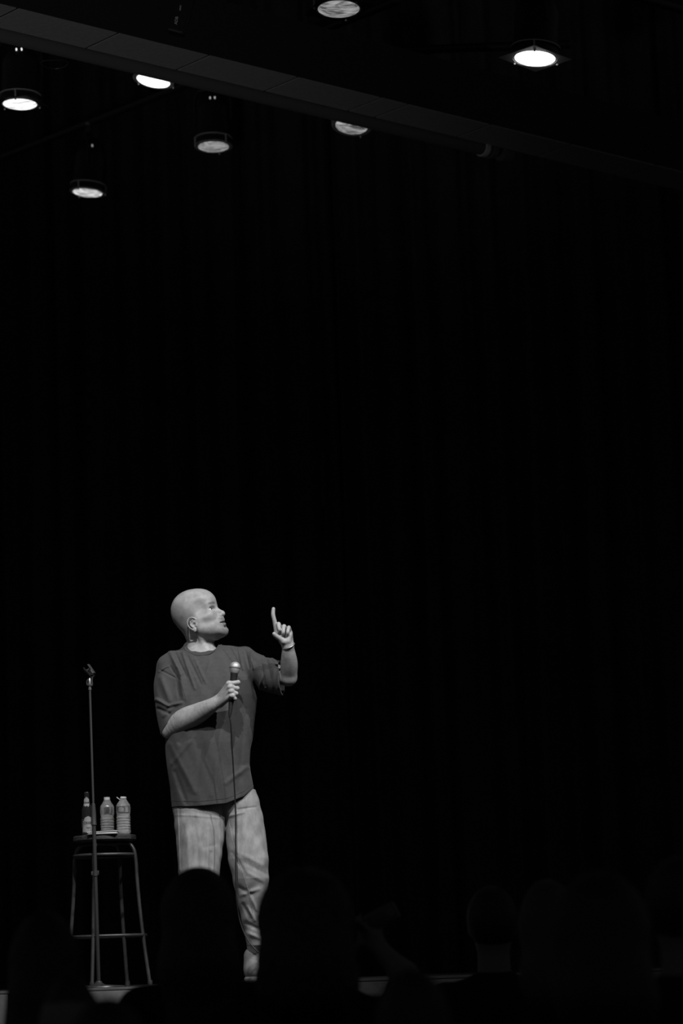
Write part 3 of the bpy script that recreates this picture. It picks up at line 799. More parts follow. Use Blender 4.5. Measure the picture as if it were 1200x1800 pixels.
# lips and open mouth
hc((0.1140, 0.000, -0.0295), (0.103, 0.021, -0.0370), 0.0048, 0.0030, 0.006)
hc((0.1100, 0.000, -0.0210), (0.104, 0.018, -0.0240), 0.0085, 0.0080, 0.010)
hc((0.1120, 0.000, -0.0480), (0.101, 0.020, -0.0420), 0.0060, 0.0034, 0.006)
he((0.104, 0, -0.0392), (0.0200, 0.0270, 0.0034), 0.003, 's')
he((0.113, 0, -0.0620), (0.010, 0.016, 0.0050), 0.008, 's')
# forehead creases
for zc, xx in ((0.082, 0.112), (0.096, 0.107), (0.108, 0.100)):
    hc((xx, 0.0, zc), (xx - 0.019, 0.042, zc + 0.002), 0.0012, 0.0010, 0.004, 's')
# ears
for s_ in (1, -1):
    ye = 0.0755
    ea = math.radians(-12); Er = np.array([[math.cos(ea), 0, -math.sin(ea)], [0, 1, 0], [math.sin(ea), 0, math.cos(ea)]])
    He = lambda a_, b_, c_: Hd(*(Er @ np.array([a_, b_, c_]) + np.array([-0.001, 0, -0.007])))
    def hE(c, r, k=0.012, op='u'): B.ell(He(*c), r, k, op, RH @ Er)
    ear = [(0.018, ye - 0.004, 0.014), (0.014, ye + 0.004, 0.026), (0.002, ye + 0.009, 0.034), (-0.012, ye + 0.010, 0.032), (-0.021, ye + 0.012, 0.020), (-0.022, ye + 0.012, 0.004), (-0.015, ye + 0.012, -0.011), (-0.006, ye + 0.007, -0.021)]
    pe = [He(a_, b_ * s_ - 0 * s_, c__) for a_, b_, c__ in ear]
    hE((0.000, (ye - 0.002) * s_, 0.006), (0.020, 0.008, 0.027), 0.006)
    B.limb(pe, [0.0030, 0.0034, 0.0038, 0.0040, 0.0040, 0.0038, 0.0036, 0.0040], 0.003)
    hE((0.003, (ye + 0.004) * s_, -0.024), (0.0090, 0.0050, 0.0100), 0.004)
    hE((-0.004, (ye + 0.013) * s_, 0.012), (0.012, 0.0085, 0.017), 0.003, 's')
    B.chain([He(0.002, (ye + 0.006) * s_, 0.024), He(-0.010, (ye + 0.008) * s_, 0.016), He(-0.012, (ye + 0.008) * s_, 0.002), He(-0.004, (ye + 0.006) * s_, -0.010)], [0.0026, 0.0030, 0.0030, 0.0028], 0.003)
    hE((0.005, (ye + 0.006) * s_, 0.001), (0.0075, 0.0080, 0.0085), 0.003, 's')
    B.cap(He(0.015, (ye + 0.002) * s_, 0.001), He(0.013, (ye + 0.003) * s_, -0.007), 0.0034, 0.0036, 0.003)
# neck
B.limb([Hd(-0.028, 0, 0.020), W(350, 1122, 0.030), W(354, 1145, 0.022), W(354, 1175, 0.02)], [0.056, 0.058, 0.064, 0.070], 0.025)
B.cap(Hd(0.000, -0.040, -0.050), W(362, 1153, -0.030), 0.010, 0.010, 0.02)     # neck tendons
B.cap(Hd(0.02, 0.040, -0.045), W(370, 1150, -0.04), 0.012, 0.010, 0.018)
B.cap(W(363, 1140, -0.040), W(365, 1148, -0.048), 0.014, 0.012, 0.015)
# trunk and legs under the clothes
B.chain([W(352, 1165, 0.02), W(370, 1250, 0.02), W(372, 1380, 0.02)], [0.085, 0.115, 0.105], 0.03)
B.cap(W(302, 1172, 0.02), W(430, 1160, 0.01), 0.050, 0.050, 0.04)
LK = [W(350, 1400, 0.02), W(350, 1545, 0.0), W(352, 1690, 0.02)]
RK = [W(420, 1405, 0.02), W(441, 1545, -0.01), W(449, 1684, 0.088)]
B.chain(LK, [0.080, 0.055, 0.038], 0.03); B.chain(RK, [0.078, 0.047, 0.034], 0.03)
# his right arm (left in the picture) and the hand closed on the microphone
YM = -0.262
B.limb([W(301, 1175, 0.01), W(297, 1225, -0.01), W(298, 1278, -0.055)], [0.052, 0.047, 0.038], 0.02)
wr = W(384, 1232, YM + 0.035)
B.limb([W(297, 1285, -0.062), W(322, 1267, -0.11), W(348, 1254, -0.16), W(370, 1241, -0.21), wr], [0.036, 0.052, 0.046, 0.033, 0.027], 0.012)
Mt, Mb_ = W(411.2, 1186, YM), W(405.5, 1241, YM)        # microphone handle axis
def mic(v): t = (v - 1186) / 55.0; return Mt + (Mb_ - Mt) * t
hand = [  # v of knuckle, v of middle joint, x of knuckle, depth of knuckle, x of middle joint (from the handle axis), radius
    (1202, 1200.5, -0.0170, -0.0210, 0.0225, 0.0096), (1208.5, 1211, -0.0095, -0.0250, 0.0220, 0.0096),
    (1216, 1220, -0.0030, -0.0265, 0.0195, 0.0090), (1224, 1229, 0.0040, -0.0255, 0.0165, 0.0080)]
mcps = []
for i, (va, vb, mx, my_, px_, rd) in enumerate(hand):
    ca_ = mic(va); cb_ = mic(vb)
    mcp = ca_ + V(mx, my_, 0.0); pip_ = cb_ + V(px_, -0.0150 - 0.001 * i, 0.0); dip = cb_ + V(px_ - 0.002, 0.008, -0.001); tip = cb_ + V(px_ - 0.022, 0.021, -0.002)
    mcps.append(mcp)
    B.limb([mcp, pip_], [rd * 1.10, rd], 0.003, 1); B.limb([pip_, dip, tip], [rd, rd * 0.92, rd * 0.82], 0.003, 3)
    B.ell(mcp + V(0.002, -0.002, 0.001), (rd * 1.08,) * 3, 0.005)
    B.ell(pip_ + V(0, -0.001, 0), (rd * 1.0,) * 3, 0.003)
    B.cap(wr + V(0.004, -0.004, 0.004 - 0.005 * i), mcp + V(-0.003, 0.004, 0), 0.0185, 0.0115, 0.007)
B.cap(wr + V(0.004, 0.004, 0.008), mic(1208) + V(-0.024, 0.008, 0), 0.019, 0.014, 0.012)   # palm
B.cap(wr + V(0.004, 0.000, -0.010), mic(1226) + V(-0.024, 0.002, 0), 0.018, 0.013, 0.012)
B.limb([wr + V(0.012, 0.010, 0.010), mic(1212) + V(-0.020, 0.022, 0), mic(1203) + V(-0.008, 0.026, 0), mic(1199) + V(0.008, 0.024, 0)], [0.015, 0.012, 0.0105, 0.0085], 0.006)  # thumb
for i in range(4):   # tendons
    B.cap(wr + V(0.01, -0.017, 0.004 - 0.006 * i), mcps[i] + V(-0.01, -0.006, 0), 0.0022, 0.0028, 0.006)
# his left arm (right in the picture), raised with a pointing finger
YH = -0.27
el = W(507, 1192, -0.15); wl = W(506, 1136, YH + 0.01)
B.limb([W(438, 1165, 0.0), W(472, 1180, -0.08), el], [0.052, 0.047, 0.036], 0.02)
B.limb([W(507, 1190, -0.15), W(508, 1168, -0.195), W(507, 1150, -0.235), wl], [0.037, 0.0385, 0.032, 0.0245], 0.012)
h_ = lambda u, v, d=0.0: W(u, v, YH + d)
mc = [h_(486.5, 1112, 0.004), h_(494, 1108, 0.014), h_(502, 1109, 0.014), h_(509, 1112, 0.010)]
palm_r = [0.0150, 0.0155, 0.0150, 0.0140]
for i in range(4):
    B.cap(wl + V(-0.010 + 0.006 * i, 0, 0.004), mc[i], 0.0175, palm_r[i] - 0.001, 0.010)
B.limb([mc[0], h_(482.6, 1093, -0.008), h_(479.8, 1080, -0.012), h_(480.4, 1070.3, -0.010)], [0.0118, 0.0098, 0.0090, 0.0080], 0.003)
B.limb([mc[1], h_(489.3, 1097, -0.016), h_(490.8, 1106, -0.034), h_(491.8, 1107.6, -0.030)], [0.0110, 0.0100, 0.0088, 0.0080], 0.002)
B.limb([mc[2], h_(499, 1100.8, -0.016), h_(497.7, 1110, -0.034), h_(497.2, 1114.8, -0.028)], [0.0110, 0.0095, 0.0085, 0.0078], 0.002)
B.limb([mc[3], h_(507.4, 1103, -0.013), h_(505.6, 1110.5, -0.029), h_(504.8, 1114.8, -0.024)], [0.0105, 0.0090, 0.0080, 0.0072], 0.002)
B.limb([h_(501, 1129, -0.006), h_(491.5, 1122.5, -0.020), h_(484.5, 1117.5, -0.032), h_(481.6, 1114.2, -0.038)], [0.0130, 0.0115, 0.0098, 0.0085], 0.006)
B.cap(h_(506, 1127, -0.010), h_(509, 1117, -0.008), 0.0135, 0.0120, 0.010)   # heel of the palm
B.cap(h_(498, 1128, -0.014), h_(493, 1121, -0.014), 0.0125, 0.0110, 0.008)
body, vp = B.build('body', 0.0021, 'skin', ph)
def relax(me, vp, w, it):
    ne = len(me.edges); E = np.empty(ne * 2, np.int32); me.edges.foreach_get('vertices', E); E = E.reshape(-1, 2)
    deg = np.maximum(np.bincount(E.ravel(), minlength=len(vp)), 1)[:, None]; P = vp.copy()
    for _ in range(it):
        S_ = np.stack([np.bincount(E[:, 0], P[E[:, 1], a], len(P)) + np.bincount(E[:, 1], P[E[:, 0], a], len(P)) for a in range(3)], 1)
        P += w[:, None] * 0.55 * (S_ / deg - P)
    me.vertices.foreach_set('co', P.astype(np.float32).ravel()); me.update(); return P
if len(body.data.vertices) == len(vp):
    wgt = np.full(len(vp), 0.25)
    q1 = (vp[:, 0] < W(376, 1240)[0]) & (vp[:, 2] < W(300, 1190)[2])
    q2 = (vp[:, 0] > W(470, 1180)[0]) & (vp[:, 2] < W(505, 1144)[2])
    hd = vp[:, 2] > W(350, 1150)[2]
    wgt[q1 | q2] = 1.0; wgt[hd & ~q2] = 0.06
    vp = relax(body.data, vp, wgt, 16)
# natural skin tone map: stubble, brows, lips
Hl = (vp - HO) @ RH
x_, y_, z_ = Hl[:, 0], np.abs(Hl[:, 1]), Hl[:, 2]
inhead = (x_ > -0.12) & (x_ < 0.15) & (y_ < 0.1) & (z_ > -0.12) & (z_ < 0.17)
def sm(e0, e1, v): t = np.clip((v - e0) / (e1 - e0), 0, 1); return t * t * (3 - 2 * t)
rng = np.random.RandomState(3)
jit = 0.55 + 0.9 * rng.rand(len(vp))
jaw = sm(-0.022, -0.050, z_) * sm(0.005, 0.03, x_) * sm(-0.112, -0.09, z_)
stache = np.exp(-((z_ + 0.0215) / 0.006) ** 2) * sm(0.095, 0.104, x_) * sm(0.034, 0.022, y_)
under = np.exp(-((x_ - 0.09) / 0.02) ** 2 - ((y_ - 0.032) / 0.009) ** 2 - ((z_ + 0.045) / 0.02) ** 2)
tone = 1 - 0.34 * np.clip(jaw, 0, 1) * jit - 0.50 * stache * jit - 0.15 * under
brow = np.exp(-((z_ - 0.058 + 0.10 * (y_ - 0.032) ** 2 * 30) / 0.0062) ** 2) * sm(0.008, 0.016, y_) * sm(0.060, 0.050, y_) * sm(0.055, 0.075, x_)
tone -= 0.68 * brow * (0.75 + 0.25 * jit)
shade_hair = sm(0.02, -0.03, x_) * sm(0.135, 0.09, z_) * sm(-0.09, -0.03, z_) * sm(0.055, 0.075, y_ + np.clip(-x_, 0, 1) * 0.4)
tone -= 0.30 * shade_hair * (0.85 + 0.3 * (jit - 0.75))
lips = np.exp(-(((z_ + 0.0385) / 0.013) ** 4)) * sm(0.100, 0.106, x_) * sm(0.022, 0.014, y_)
tone -= 0.22 * lips
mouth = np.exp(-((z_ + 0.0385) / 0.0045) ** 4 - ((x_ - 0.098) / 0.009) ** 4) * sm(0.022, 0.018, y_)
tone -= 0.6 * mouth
tone = np.where(inhead, np.clip(tone, 0.12, 1.1), 1.0)
at_ = body.data.attributes.new('tone', 'FLOAT', 'POINT'); at_.data.foreach_set('value', tone.astype(np.float32))
# eyes
for s_ in (1, -1):
    c = Vector(Hd(0.0810, 0.0325 * s_, 0.035)); gz = Vector(RH @ np.array([1.0, 0.02, 0.08])).normalized()
    bm = bmesh.new(); bmesh.ops.create_uvsphere(bm, u_segments=28, v_segments=18, radius=0.0128)
    for v in bm.verts: v.co += c
    e_ = obj('eye', bm, 'eye', ph)
    bm = bmesh.new(); rr = 0.0129
    lathe(bm, [(0.0062, math.sqrt(rr * rr - 0.0062 ** 2)), (0.0045, math.sqrt(rr * rr - 0.0045 ** 2) + 0.0002), (0.002, rr + 0.0003), (0, rr + 0.0004)], c, gz, 24)
    obj('iris', bm, 'iris', e_)
bm = bmesh.new()
for k in range(-5, 6):
    a_ = k * 0.13; box(bm, Vector(Hd(0.0815 + 0.0235 * math.cos(a_), 0.0235 * math.sin(a_), -0.0415)), (0.0028, 0.0052, 0.007), Matrix([list(r_) for r_ in (RH @ rotz(math.degrees(a_)))]), 0.0008)
obj('teeth', bm, 'tooth', ph)
# fingernail on the thumb and bracelet
bm = bmesh.new(); bc_ = W(507, 1135.3, YH + 0.008); ax_ = Vector((W(507, 1128, YH)) - W(506, 1150, YH + 0.02)).normalized()
x__, y__, z__ = frame_from((-0.42, -0.55, 1.0))
tube(bm, [Vector(bc_) + x__ * 0.0268 * math.cos(k * math.pi / 20) + y__ * 0.0262 * math.sin(k * math.pi / 20) for k in range(40)], 0.0036, 10, closed=True)
obj('bracelet', bm, 'bracelet', ph)

# ---- T-shirt
def hw(u0, u1): return (u1 - u0) / 2 / 394.0
def rows_from(lst, cy, b):
    out = []
    for i, (v, u0, u1) in enumerate(lst):
        p = W((u0 + u1) / 2, v); bb = b[i] if isinstance(b, (list, tuple)) else b
        out.append((p[2], p[0], hw(u0, u1), YP + (cy[i] if isinstance(cy, (list, tuple)) else cy), bb))
    return out
T = Shape()
rows = [(1148, 304, 428), (1160, 294, 444), (1175, 288, 450), (1195, 286, 455), (1225, 287, 454), (1270, 289, 449), (1310, 290, 443), (1350, 294, 438), (1385, 299, 445), (1425, 303, 450), (1450, 304, 452)]
T.loft(rows_from(rows, [0.02, 0.015, 0.01, 0, -0.01, -0.015, -0.015, -0.01, -0.005, 0, 0], [0.092, 0.105, 0.118, 0.125, 0.130, 0.135, 0.14, 0.135, 0.13, 0.125, 0.12]), 0.02, 2.25)
T.cap(W(335, 1156, 0.02), W(303, 1172, 0.012), 0.056, 0.062, 0.03)
T.cap(W(372, 1152, 0.015), W(425, 1160, 0.005), 0.052, 0.058, 0.03)
T.cap(W(352, 1146, 0.045), W(352, 1165, 0.05), 0.070, 0.085, 0.04)
def halfplane(p, q, tilt, toward):   # signed distance, positive beyond the sleeve end
    p, q = np.array(p), np.array(q); dv = q - p
    n = np.array([-dv[2], 0, dv[0]]); n /= np.linalg.norm(n)
    if n @ np.array(toward) < 0: n = -n
    n = n + np.array([0, tilt, 0]); n /= np.linalg.norm(n)
    return lambda P: (P - p) @ n
def sleeve(pts, rs, plane, k):
    A = Shape(); fn = A.limb(pts, rs, 0.0)
    lo, hi = A.ops[0][2], A.ops[0][3]
    T.add(lambda P: np.maximum(fn(P), plane(P)), lo, hi, k)
    return lambda P: np.maximum(fn(P) + 0.0065, np.maximum(-plane(P) - 0.03, plane(P) - 0.006)), lo, hi
pl1 = halfplane(W(286, 1291, -0.06), W(329, 1243, -0.06), -0.25, (0.3, 0, -1))
in1 = sleeve([W(302, 1175, 0.012), W(299, 1210, -0.01), W(303, 1252, -0.035), W(311, 1300, -0.06)], [0.070, 0.073, 0.072, 0.066], pl1, 0.018)
pl2 = halfplane(W(493, 1156, -0.10), W(497, 1220, -0.10), -0.15, (1, 0, 0))
in2 = sleeve([W(430, 1163, 0.0), W(462, 1182, -0.06), W(480, 1189, -0.10), W(520, 1194, -0.15)], [0.062, 0.070, 0.076, 0.078], pl2, 0.02)
folds = []
def fd(a_, b_, wd, h__): folds.append((W(*a_), W(*b_), wd * 1.05, h__ * 1.2))
fd((300, 1148), (320, 1190), 0.009, 0.008); fd((320, 1190), (326, 1232), 0.012, 0.007); fd((309, 1150), (330, 1195), 0.006, -0.005)
fd((313, 1180), (318, 1228), 0.008, -0.004); fd((283, 1180), (312, 1196), 0.004, -0.003)
fd((280, 1183), (300, 1172), 0.0035, 0.0030); fd((300, 1172), (318, 1200), 0.0035, -0.0035)
fd((285, 1195), (300, 1235), 0.014, 0.010); fd((276, 1232), (298, 1245), 0.007, 0.009); fd((298, 1245), (322, 1240), 0.007, 0.008)
fd((280, 1248), (300, 1258), 0.007, -0.008); fd((290, 1262), (306, 1250), 0.008, 0.006)
fd((322, 1150), (345, 1215), 0.007, 0.006); fd((332, 1158), (356, 1208), 0.006, -0.004); fd((345, 1163), (364, 1205), 0.006, 0.0045); fd((372, 1164), (362, 1200), 0.006, 0.003)
fd((394, 1142), (410, 1165), 0.005, 0.004); fd((404, 1140), (420, 1170), 0.005, -0.004); fd((420, 1142), (428, 1180), 0.005, 0.005)
fd((432, 1145), (440, 1178), 0.005, -0.005); fd((440, 1148), (447, 1180), 0.004, 0.004); fd((447, 1185), (453, 1222), 0.008, -0.006)
fd((443, 1152), (449, 1215), 0.0035, -0.003)
fd((395, 1275), (375, 1400), 0.012, 0.004); fd((365, 1280), (345, 1400), 0.014, -0.004); fd((420, 1230), (425, 1360), 0.016, 0.004)
fd((432, 1250), (420, 1395), 0.010, -0.004); fd((300, 1310), (345, 1395), 0.012, 0.004); fd((310, 1360), (330, 1415), 0.010, -0.004)
fd((340, 1275), (320, 1310), 0.010, -0.005); fd((345, 1300), (305, 1345), 0.010, 0.004); fd((436, 1350), (400, 1380), 0.010, 0.005)
# raised sleeve creases
fd((468, 1157), (478, 1200), 0.007, -0.0045); fd((476, 1155), (486, 1170), 0.006, 0.0045); fd((484, 1160), (494, 1163), 0.006, -0.0030)
fd((486, 1172), (480, 1218), 0.006, 0.0045); fd((478, 1182), (472, 1216), 0.006, -0.0037); fd((492, 1182), (490, 1218), 0.005, 0.006)
fd((465, 1192), (457, 1215), 0.006, 0.007); fd((462, 1175), (468, 1212), 0.005, -0.006)
T.glob(ridge(folds, YP + 0.03), 'd')
def wave(P):
    return 0.0022 * np.sin(P[:, 0] * 46 + 1.3 * np.sin(P[:, 2] * 7)) * np.sin(P[:, 2] * 13 + P[:, 0] * 9) + 0.0012 * np.sin(P[:, 0] * 90 + P[:, 2] * 33)
T.glob(wave, 'd')
T.glob(lambda P, d: np.maximum(d, -(d + 0.0065)), 'f')
# hem
hx = [W(300, 1420)[0], W(350, 1420)[0], W(400, 1415)[0], W(430, 1402)[0], W(448, 1384)[0], W(470, 1380)[0]]
hz = [W(300, 1420)[2], W(350, 1420)[2], W(400, 1415)[2], W(430, 1402)[2], W(448, 1384)[2], W(470, 1380)[2]]
def hem(P): return np.interp(P[:, 0], hx, hz) - P[:, 2]
def hem_line(P):
    g = -hem(P); return 0.0016 * np.exp(-((g - 0.030) / 0.0020) ** 2) * (P[:, 1] < YP + 0.2)
T.glob(hem, 'i')
# neck opening
ncx = W(355.5, 1119, -0.02)
def neck_d(P):
    q = (P - ncx) / np.array([0.080, 0.094, 0.097]); k0 = np.sqrt((q * q).sum(1)); return (k0 - 1) * 0.08
for fn_, lo_, hi_ in (in1, in2): T.ops.append(('s', fn_, lo_, hi_, 0.001))
T.ops.append(('s', neck_d, None, None, 0.001))
shirt, _ = T.build('t_shirt', 0.0026, 'shirt', ph)
# ribbed collar
Kk = Shape(); Kk.ops = [o for o in T.ops if o[0] in ('u',)] + [('f', lambda P, d: np.maximum(d - 0.0030, -(d + 0.004)), None, None, 0.001),
      ('i', lambda P: np.abs(neck_d(P) - 0.0065) - 0.0085, None, None, 0.001)]
nb_ = (W(353, 1145)[0], YP, W(353, 1145)[2])
Kk.ops = [o for o in Kk.ops if o[0] != 'u' or (abs((o[2][0] + o[3][0]) / 2 - nb_[0]) < 0.25 and o[3][2] > nb_[2] - 0.02)]
Kk.ops.append(('i', lambda P: np.abs(P[:, 2] - nb_[2]) - 0.09, None, None, 0.001))
collar, _ = Kk.build('collar', 0.0024, 'rib', shirt)

from mathutils.bvhtree import BVHTree
def seam_on(target, name, px, r_, m_, parent):          # stitched seam lying on the cloth
    jb = BVHTree.FromPolygons([tuple(v.co) for v in target.data.vertices], [tuple(p.vertices) for p in target.data.polygons])
    pts = []
    for u, v in px:
        t = Vector(W(u, v)); d = (t - Vector(EYE)).normalized(); hit = jb.ray_cast(Vector(EYE), d)
        if hit[0] is not None: pts.append(hit[0] - d * r_ * 0.15)
    if len(pts) > 2:
        bm = bmesh.new(); tube(bm, pts, r_, 6); obj(name, bm, m_, parent)
def interp_px(px, n=24):
    px = np.array(px, float); t = np.linspace(0, len(px) - 1, n); return [(np.interp(q, range(len(px)), px[:, 0]), np.interp(q, range(len(px)), px[:, 1])) for q in t]
seam_on(shirt, 'hem_stitching', interp_px([(303, 1407.5), (350, 1408.5), (400, 1403), (428, 1391), (441, 1378)], 40), 0.0013, 'rib', shirt)
seam_on(shirt, 'armhole_seam', interp_px([(284, 1178), (292, 1173), (301, 1173), (310, 1184), (318, 1200), (325, 1222), (327, 1235)], 40), 0.0011, 'rib', shirt)
# ---- jeans
J = Shape()
rowsL = [(1385, 300, 396), (1425, 304, 399), (1437, 305, 398.5), (1480, 310, 394), (1530, 314, 387), (1600, 317, 383), (1700, 316, 382)]
rowsR = [(1385, 365, 448), (1410, 380, 456), (1440, 396, 463), (1475, 397, 468), (1510, 401, 472), (1545, 409, 472.5), (1575, 415, 471), (1600, 420, 468), (1640, 429, 466), (1662, 433, 466)]
J.loft(rows_from(rowsL, [0.01, 0.0, 0, -0.01, -0.02, 0, 0.02], [0.100, 0.105, 0.105, 0.102, 0.095, 0.09, 0.09]), 0.012, 2.1)
J.loft(rows_from(rowsR, [0.02, 0.015, 0.01, -0.005, -0.02, -0.015, 0.01, 0.03, 0.06, 0.07], [0.10, 0.10, 0.10, 0.10, 0.095, 0.09, 0.085, 0.08, 0.07, 0.065]), 0.008, 2.1)
J.cap(W(350, 1395, 0.01), W(402, 1395, 0.015), 0.09, 0.09, 0.03)
jf = []
def jd(a_, b_, wd, h__): jf.append((W(*a_), W(*b_), wd, h__))
jd((314, 1425), (317, 1530), 0.0035, 0.003)
jd((310, 1434), (396, 1440), 0.005, 0.002); jd((345, 1440), (352, 1540), 0.010, -0.004); jd((368, 1460), (366, 1530), 0.007, 0.005)
jd((360, 1492), (382, 1486), 0.009, -0.002); jd((330, 1450), (335, 1530), 0.012, 0.004); jd((372, 1500), (372, 1540), 0.006, -0.006)
jd((420, 1425), (450, 1420), 0.005, -0.004); jd((405, 1436), (430, 1430), 0.006, 0.004)
jd((415, 1470), (418, 1500), 0.008, 0.005); jd((430, 1505), (462, 1522), 0.010, 0.004); jd((432, 1518), (468, 1538), 0.010, -0.0035); jd((434, 1534), (462, 1549), 0.010, 0.004)
jd((410, 1500), (432, 1535), 0.008, -0.004); jd((420, 1560), (440, 1572), 0.010, -0.006); jd((425, 1574), (455, 1564), 0.009, 0.006)
jd((440, 1575), (452, 1600), 0.008, 0.005); jd((428, 1590), (440, 1615), 0.008, -0.006); jd((436, 1595), (448, 1618), 0.007, 0.005); jd((432, 1622), (455, 1634), 0.009, -0.005); jd((434, 1640), (458, 1650), 0.009, 0.005)
J.glob(ridge(jf, YP + 0.03), 'd')
J.glob(lambda P: 0.0016 * np.sin(P[:, 2] * 75 + 4 * np.sin(P[:, 0] * 21)) * np.sin(P[:, 0] * 38 + P[:, 2] * 11), 'd')
ztop = W(370, 1398)[2]
J.glob(lambda P: P[:, 2] - ztop - 0.02, 'i')
jeans, _ = J.build('jeans', 0.0030, 'denim', ph)
# side and inner leg seams lying on the cloth
seam = lambda n, p, r, m: seam_on(jeans, n, p, r, m, jeans)
seam('seam', interp_px([(312, 1424), (315, 1470), (317.5, 1530), (319, 1600)]), 0.0010, 'denim_seam')
seam('seam', interp_px([(403, 1445), (408, 1475), (418, 1510), (430, 1545), (438, 1570), (443, 1600), (446, 1625)]), 0.0013, 'denim_seam')

# ---- shoes
def shoe(c, yaw, pitch, nm):
    """c: heel position on the deck; toe points along yaw"""
    S = Shape(); c = np.array(c); R = np.array(Matrix.Rotation(yaw, 3, 'Z') @ Matrix.Rotation(pitch, 3, 'Y'))
    Lp = lambda x, y, z: c + R @ np.array([x, y, z])
    S.ell(Lp(0.035, 0, 0.055), (0.048, 0.040, 0.055), 0.02, R=R)
    S.ell(Lp(0.12, 0, 0.045), (0.090, 0.044, 0.042), 0.03, R=R)
    S.ell(Lp(0.21, 0, 0.036), (0.060, 0.048, 0.034), 0.03, R=R)
    S.cap(Lp(0.04, 0, 0.06), Lp(0.035, 0, 0.115), 0.043, 0.043, 0.02)
    S.glob(lambda P: 0.012 - ((P - c) @ R)[:, 2], 'i')
    up, _ = S.build('shoe', 0.004, 'shoe', ph)
    S2 = Shape(); S2.ell(Lp(0.04, 0, 0.012), (0.055, 0.044, 0.03), 0.02, R=R); S2.ell(Lp(0.13, 0, 0.012), (0.10, 0.046, 0.03), 0.03, R=R); S2.ell(Lp(0.215, 0, 0.012), (0.065, 0.052, 0.03), 0.03, R=R)
    S2.glob(lambda P: np.abs(((P - c) @ R)[:, 2] - 0.013) - 0.0125, 'i')
    S2.build('sole', 0.004, 'sole', up)
    bm = bmesh.new()
    for k in range(5):
        x = 0.085 + 0.02 * k; h__ = 0.089 - 0.0065 * k
        tube(bm, smooth_path([Lp(x, -0.022, h__ - 0.010), Lp(x + 0.003, 0, h__), Lp(x, 0.022, h__ - 0.010)], 5), 0.0025, 6)
    obj('laces', bm, 'paper', up)
shoe((W(441, 1717)[0], YP + 0.12, STAGE), math.radians(-74), 0, 'a')
shoe((W(352, 1717)[0], YP + 0.06, STAGE), math.radians(-85), 0, 'b')

# ================================================================== MICROPHONE (held)
mr_ = empty('microphone', mic(1214), 'wired handheld microphone with silver ball grille in the performer\'s hand', 'microphone')
axm = Vector(mic(1186) - mic(1241)).normalized()
c = Vector(mic(1172.5)) + Vector((0.001, 0, 0))
bm = bmesh.new(); rg = 0.0238
prof = [(rg * math.sin(a_), rg * math.cos(a_)) for a_ in [math.radians(q) for q in range(0, 93, 6)]]
lathe(bm, prof + [(rg, -0.001)], c, axm, 40)
prof = [(rg, -0.006), (rg * 0.99, -0.010), (rg * 0.93, -0.016), (rg * 0.84, -0.022), (rg * 0.74, -0.027), (0, -0.027)]
lathe(bm, prof, c, axm, 40); gr = obj('grille', bm, 'grille', mr_)
bm = bmesh.new(); lathe(bm, [(rg, -0.0065), (rg + 0.0015, -0.006), (rg + 0.0015, -0.001), (rg, -0.0005)], c, axm, 40); obj('grille_band', bm, 'grille_band', gr)
bm = bmesh.new(); bt = Vector(mic(1241)); lb = (c - bt).length - 0.026
lathe(bm, [(0, -0.022), (0.0085, -0.022), (0.0095, -0.01), (0.0100, 0), (0.0115, 0.02), (0.0160, lb - 0.008), (0.0172, lb - 0.004), (0.0172, lb + 0.001), (0, lb + 0.001)], bt, axm, 32)
obj('handle', bm, 'mic_body', mr_)
bm = bmesh.new(); lathe(bm, [(0.0040, -0.052), (0.0055, -0.045), (0.0082, -0.030), (0.0084, -0.018), (0, -0.018)], bt, axm, 24); obj('plug', bm, 'mic_body', mr_)
# cable
e0 = bt - axm * 0.050
path = [e0, Vector(W(405.5, 1275, YM + 0.005)), Vector(W(408, 1320, -0.225)), Vector(W(411, 1370, -0.200)), Vector(W(413.5, 1420, -0.185)), Vector(W(414, 1480, -0.180)), Vector(W(414, 1540, -0.175)),
        Vector(W(416, 1585, -0.17)), Vector(W(422, 1620, -0.17)), Vector(W(434, 1650, -0.18)), Vector(W(452, 1672, -0.19)), Vector(W(476, 1693, -0.20)), Vector(W(505, 1709, -0.22))]
path += [Vector((path[-1].x + 0.10, path[-1].y + 0.02, STAGE + 0.004)), Vector((path[-1].x + 0.5, path[-1].y + 0.5, STAGE + 0.004)), Vector((path[-1].x + 1.6, path[-1].y + 1.2, STAGE + 0.004))]
bm = bmesh.new(); tube(bm, smooth_path(path, 8), 0.0030, 10)
tag(obj('microphone_cable', bm, 'cable'), 'black cable hanging from the microphone down past the jeans to the stage', 'cable')

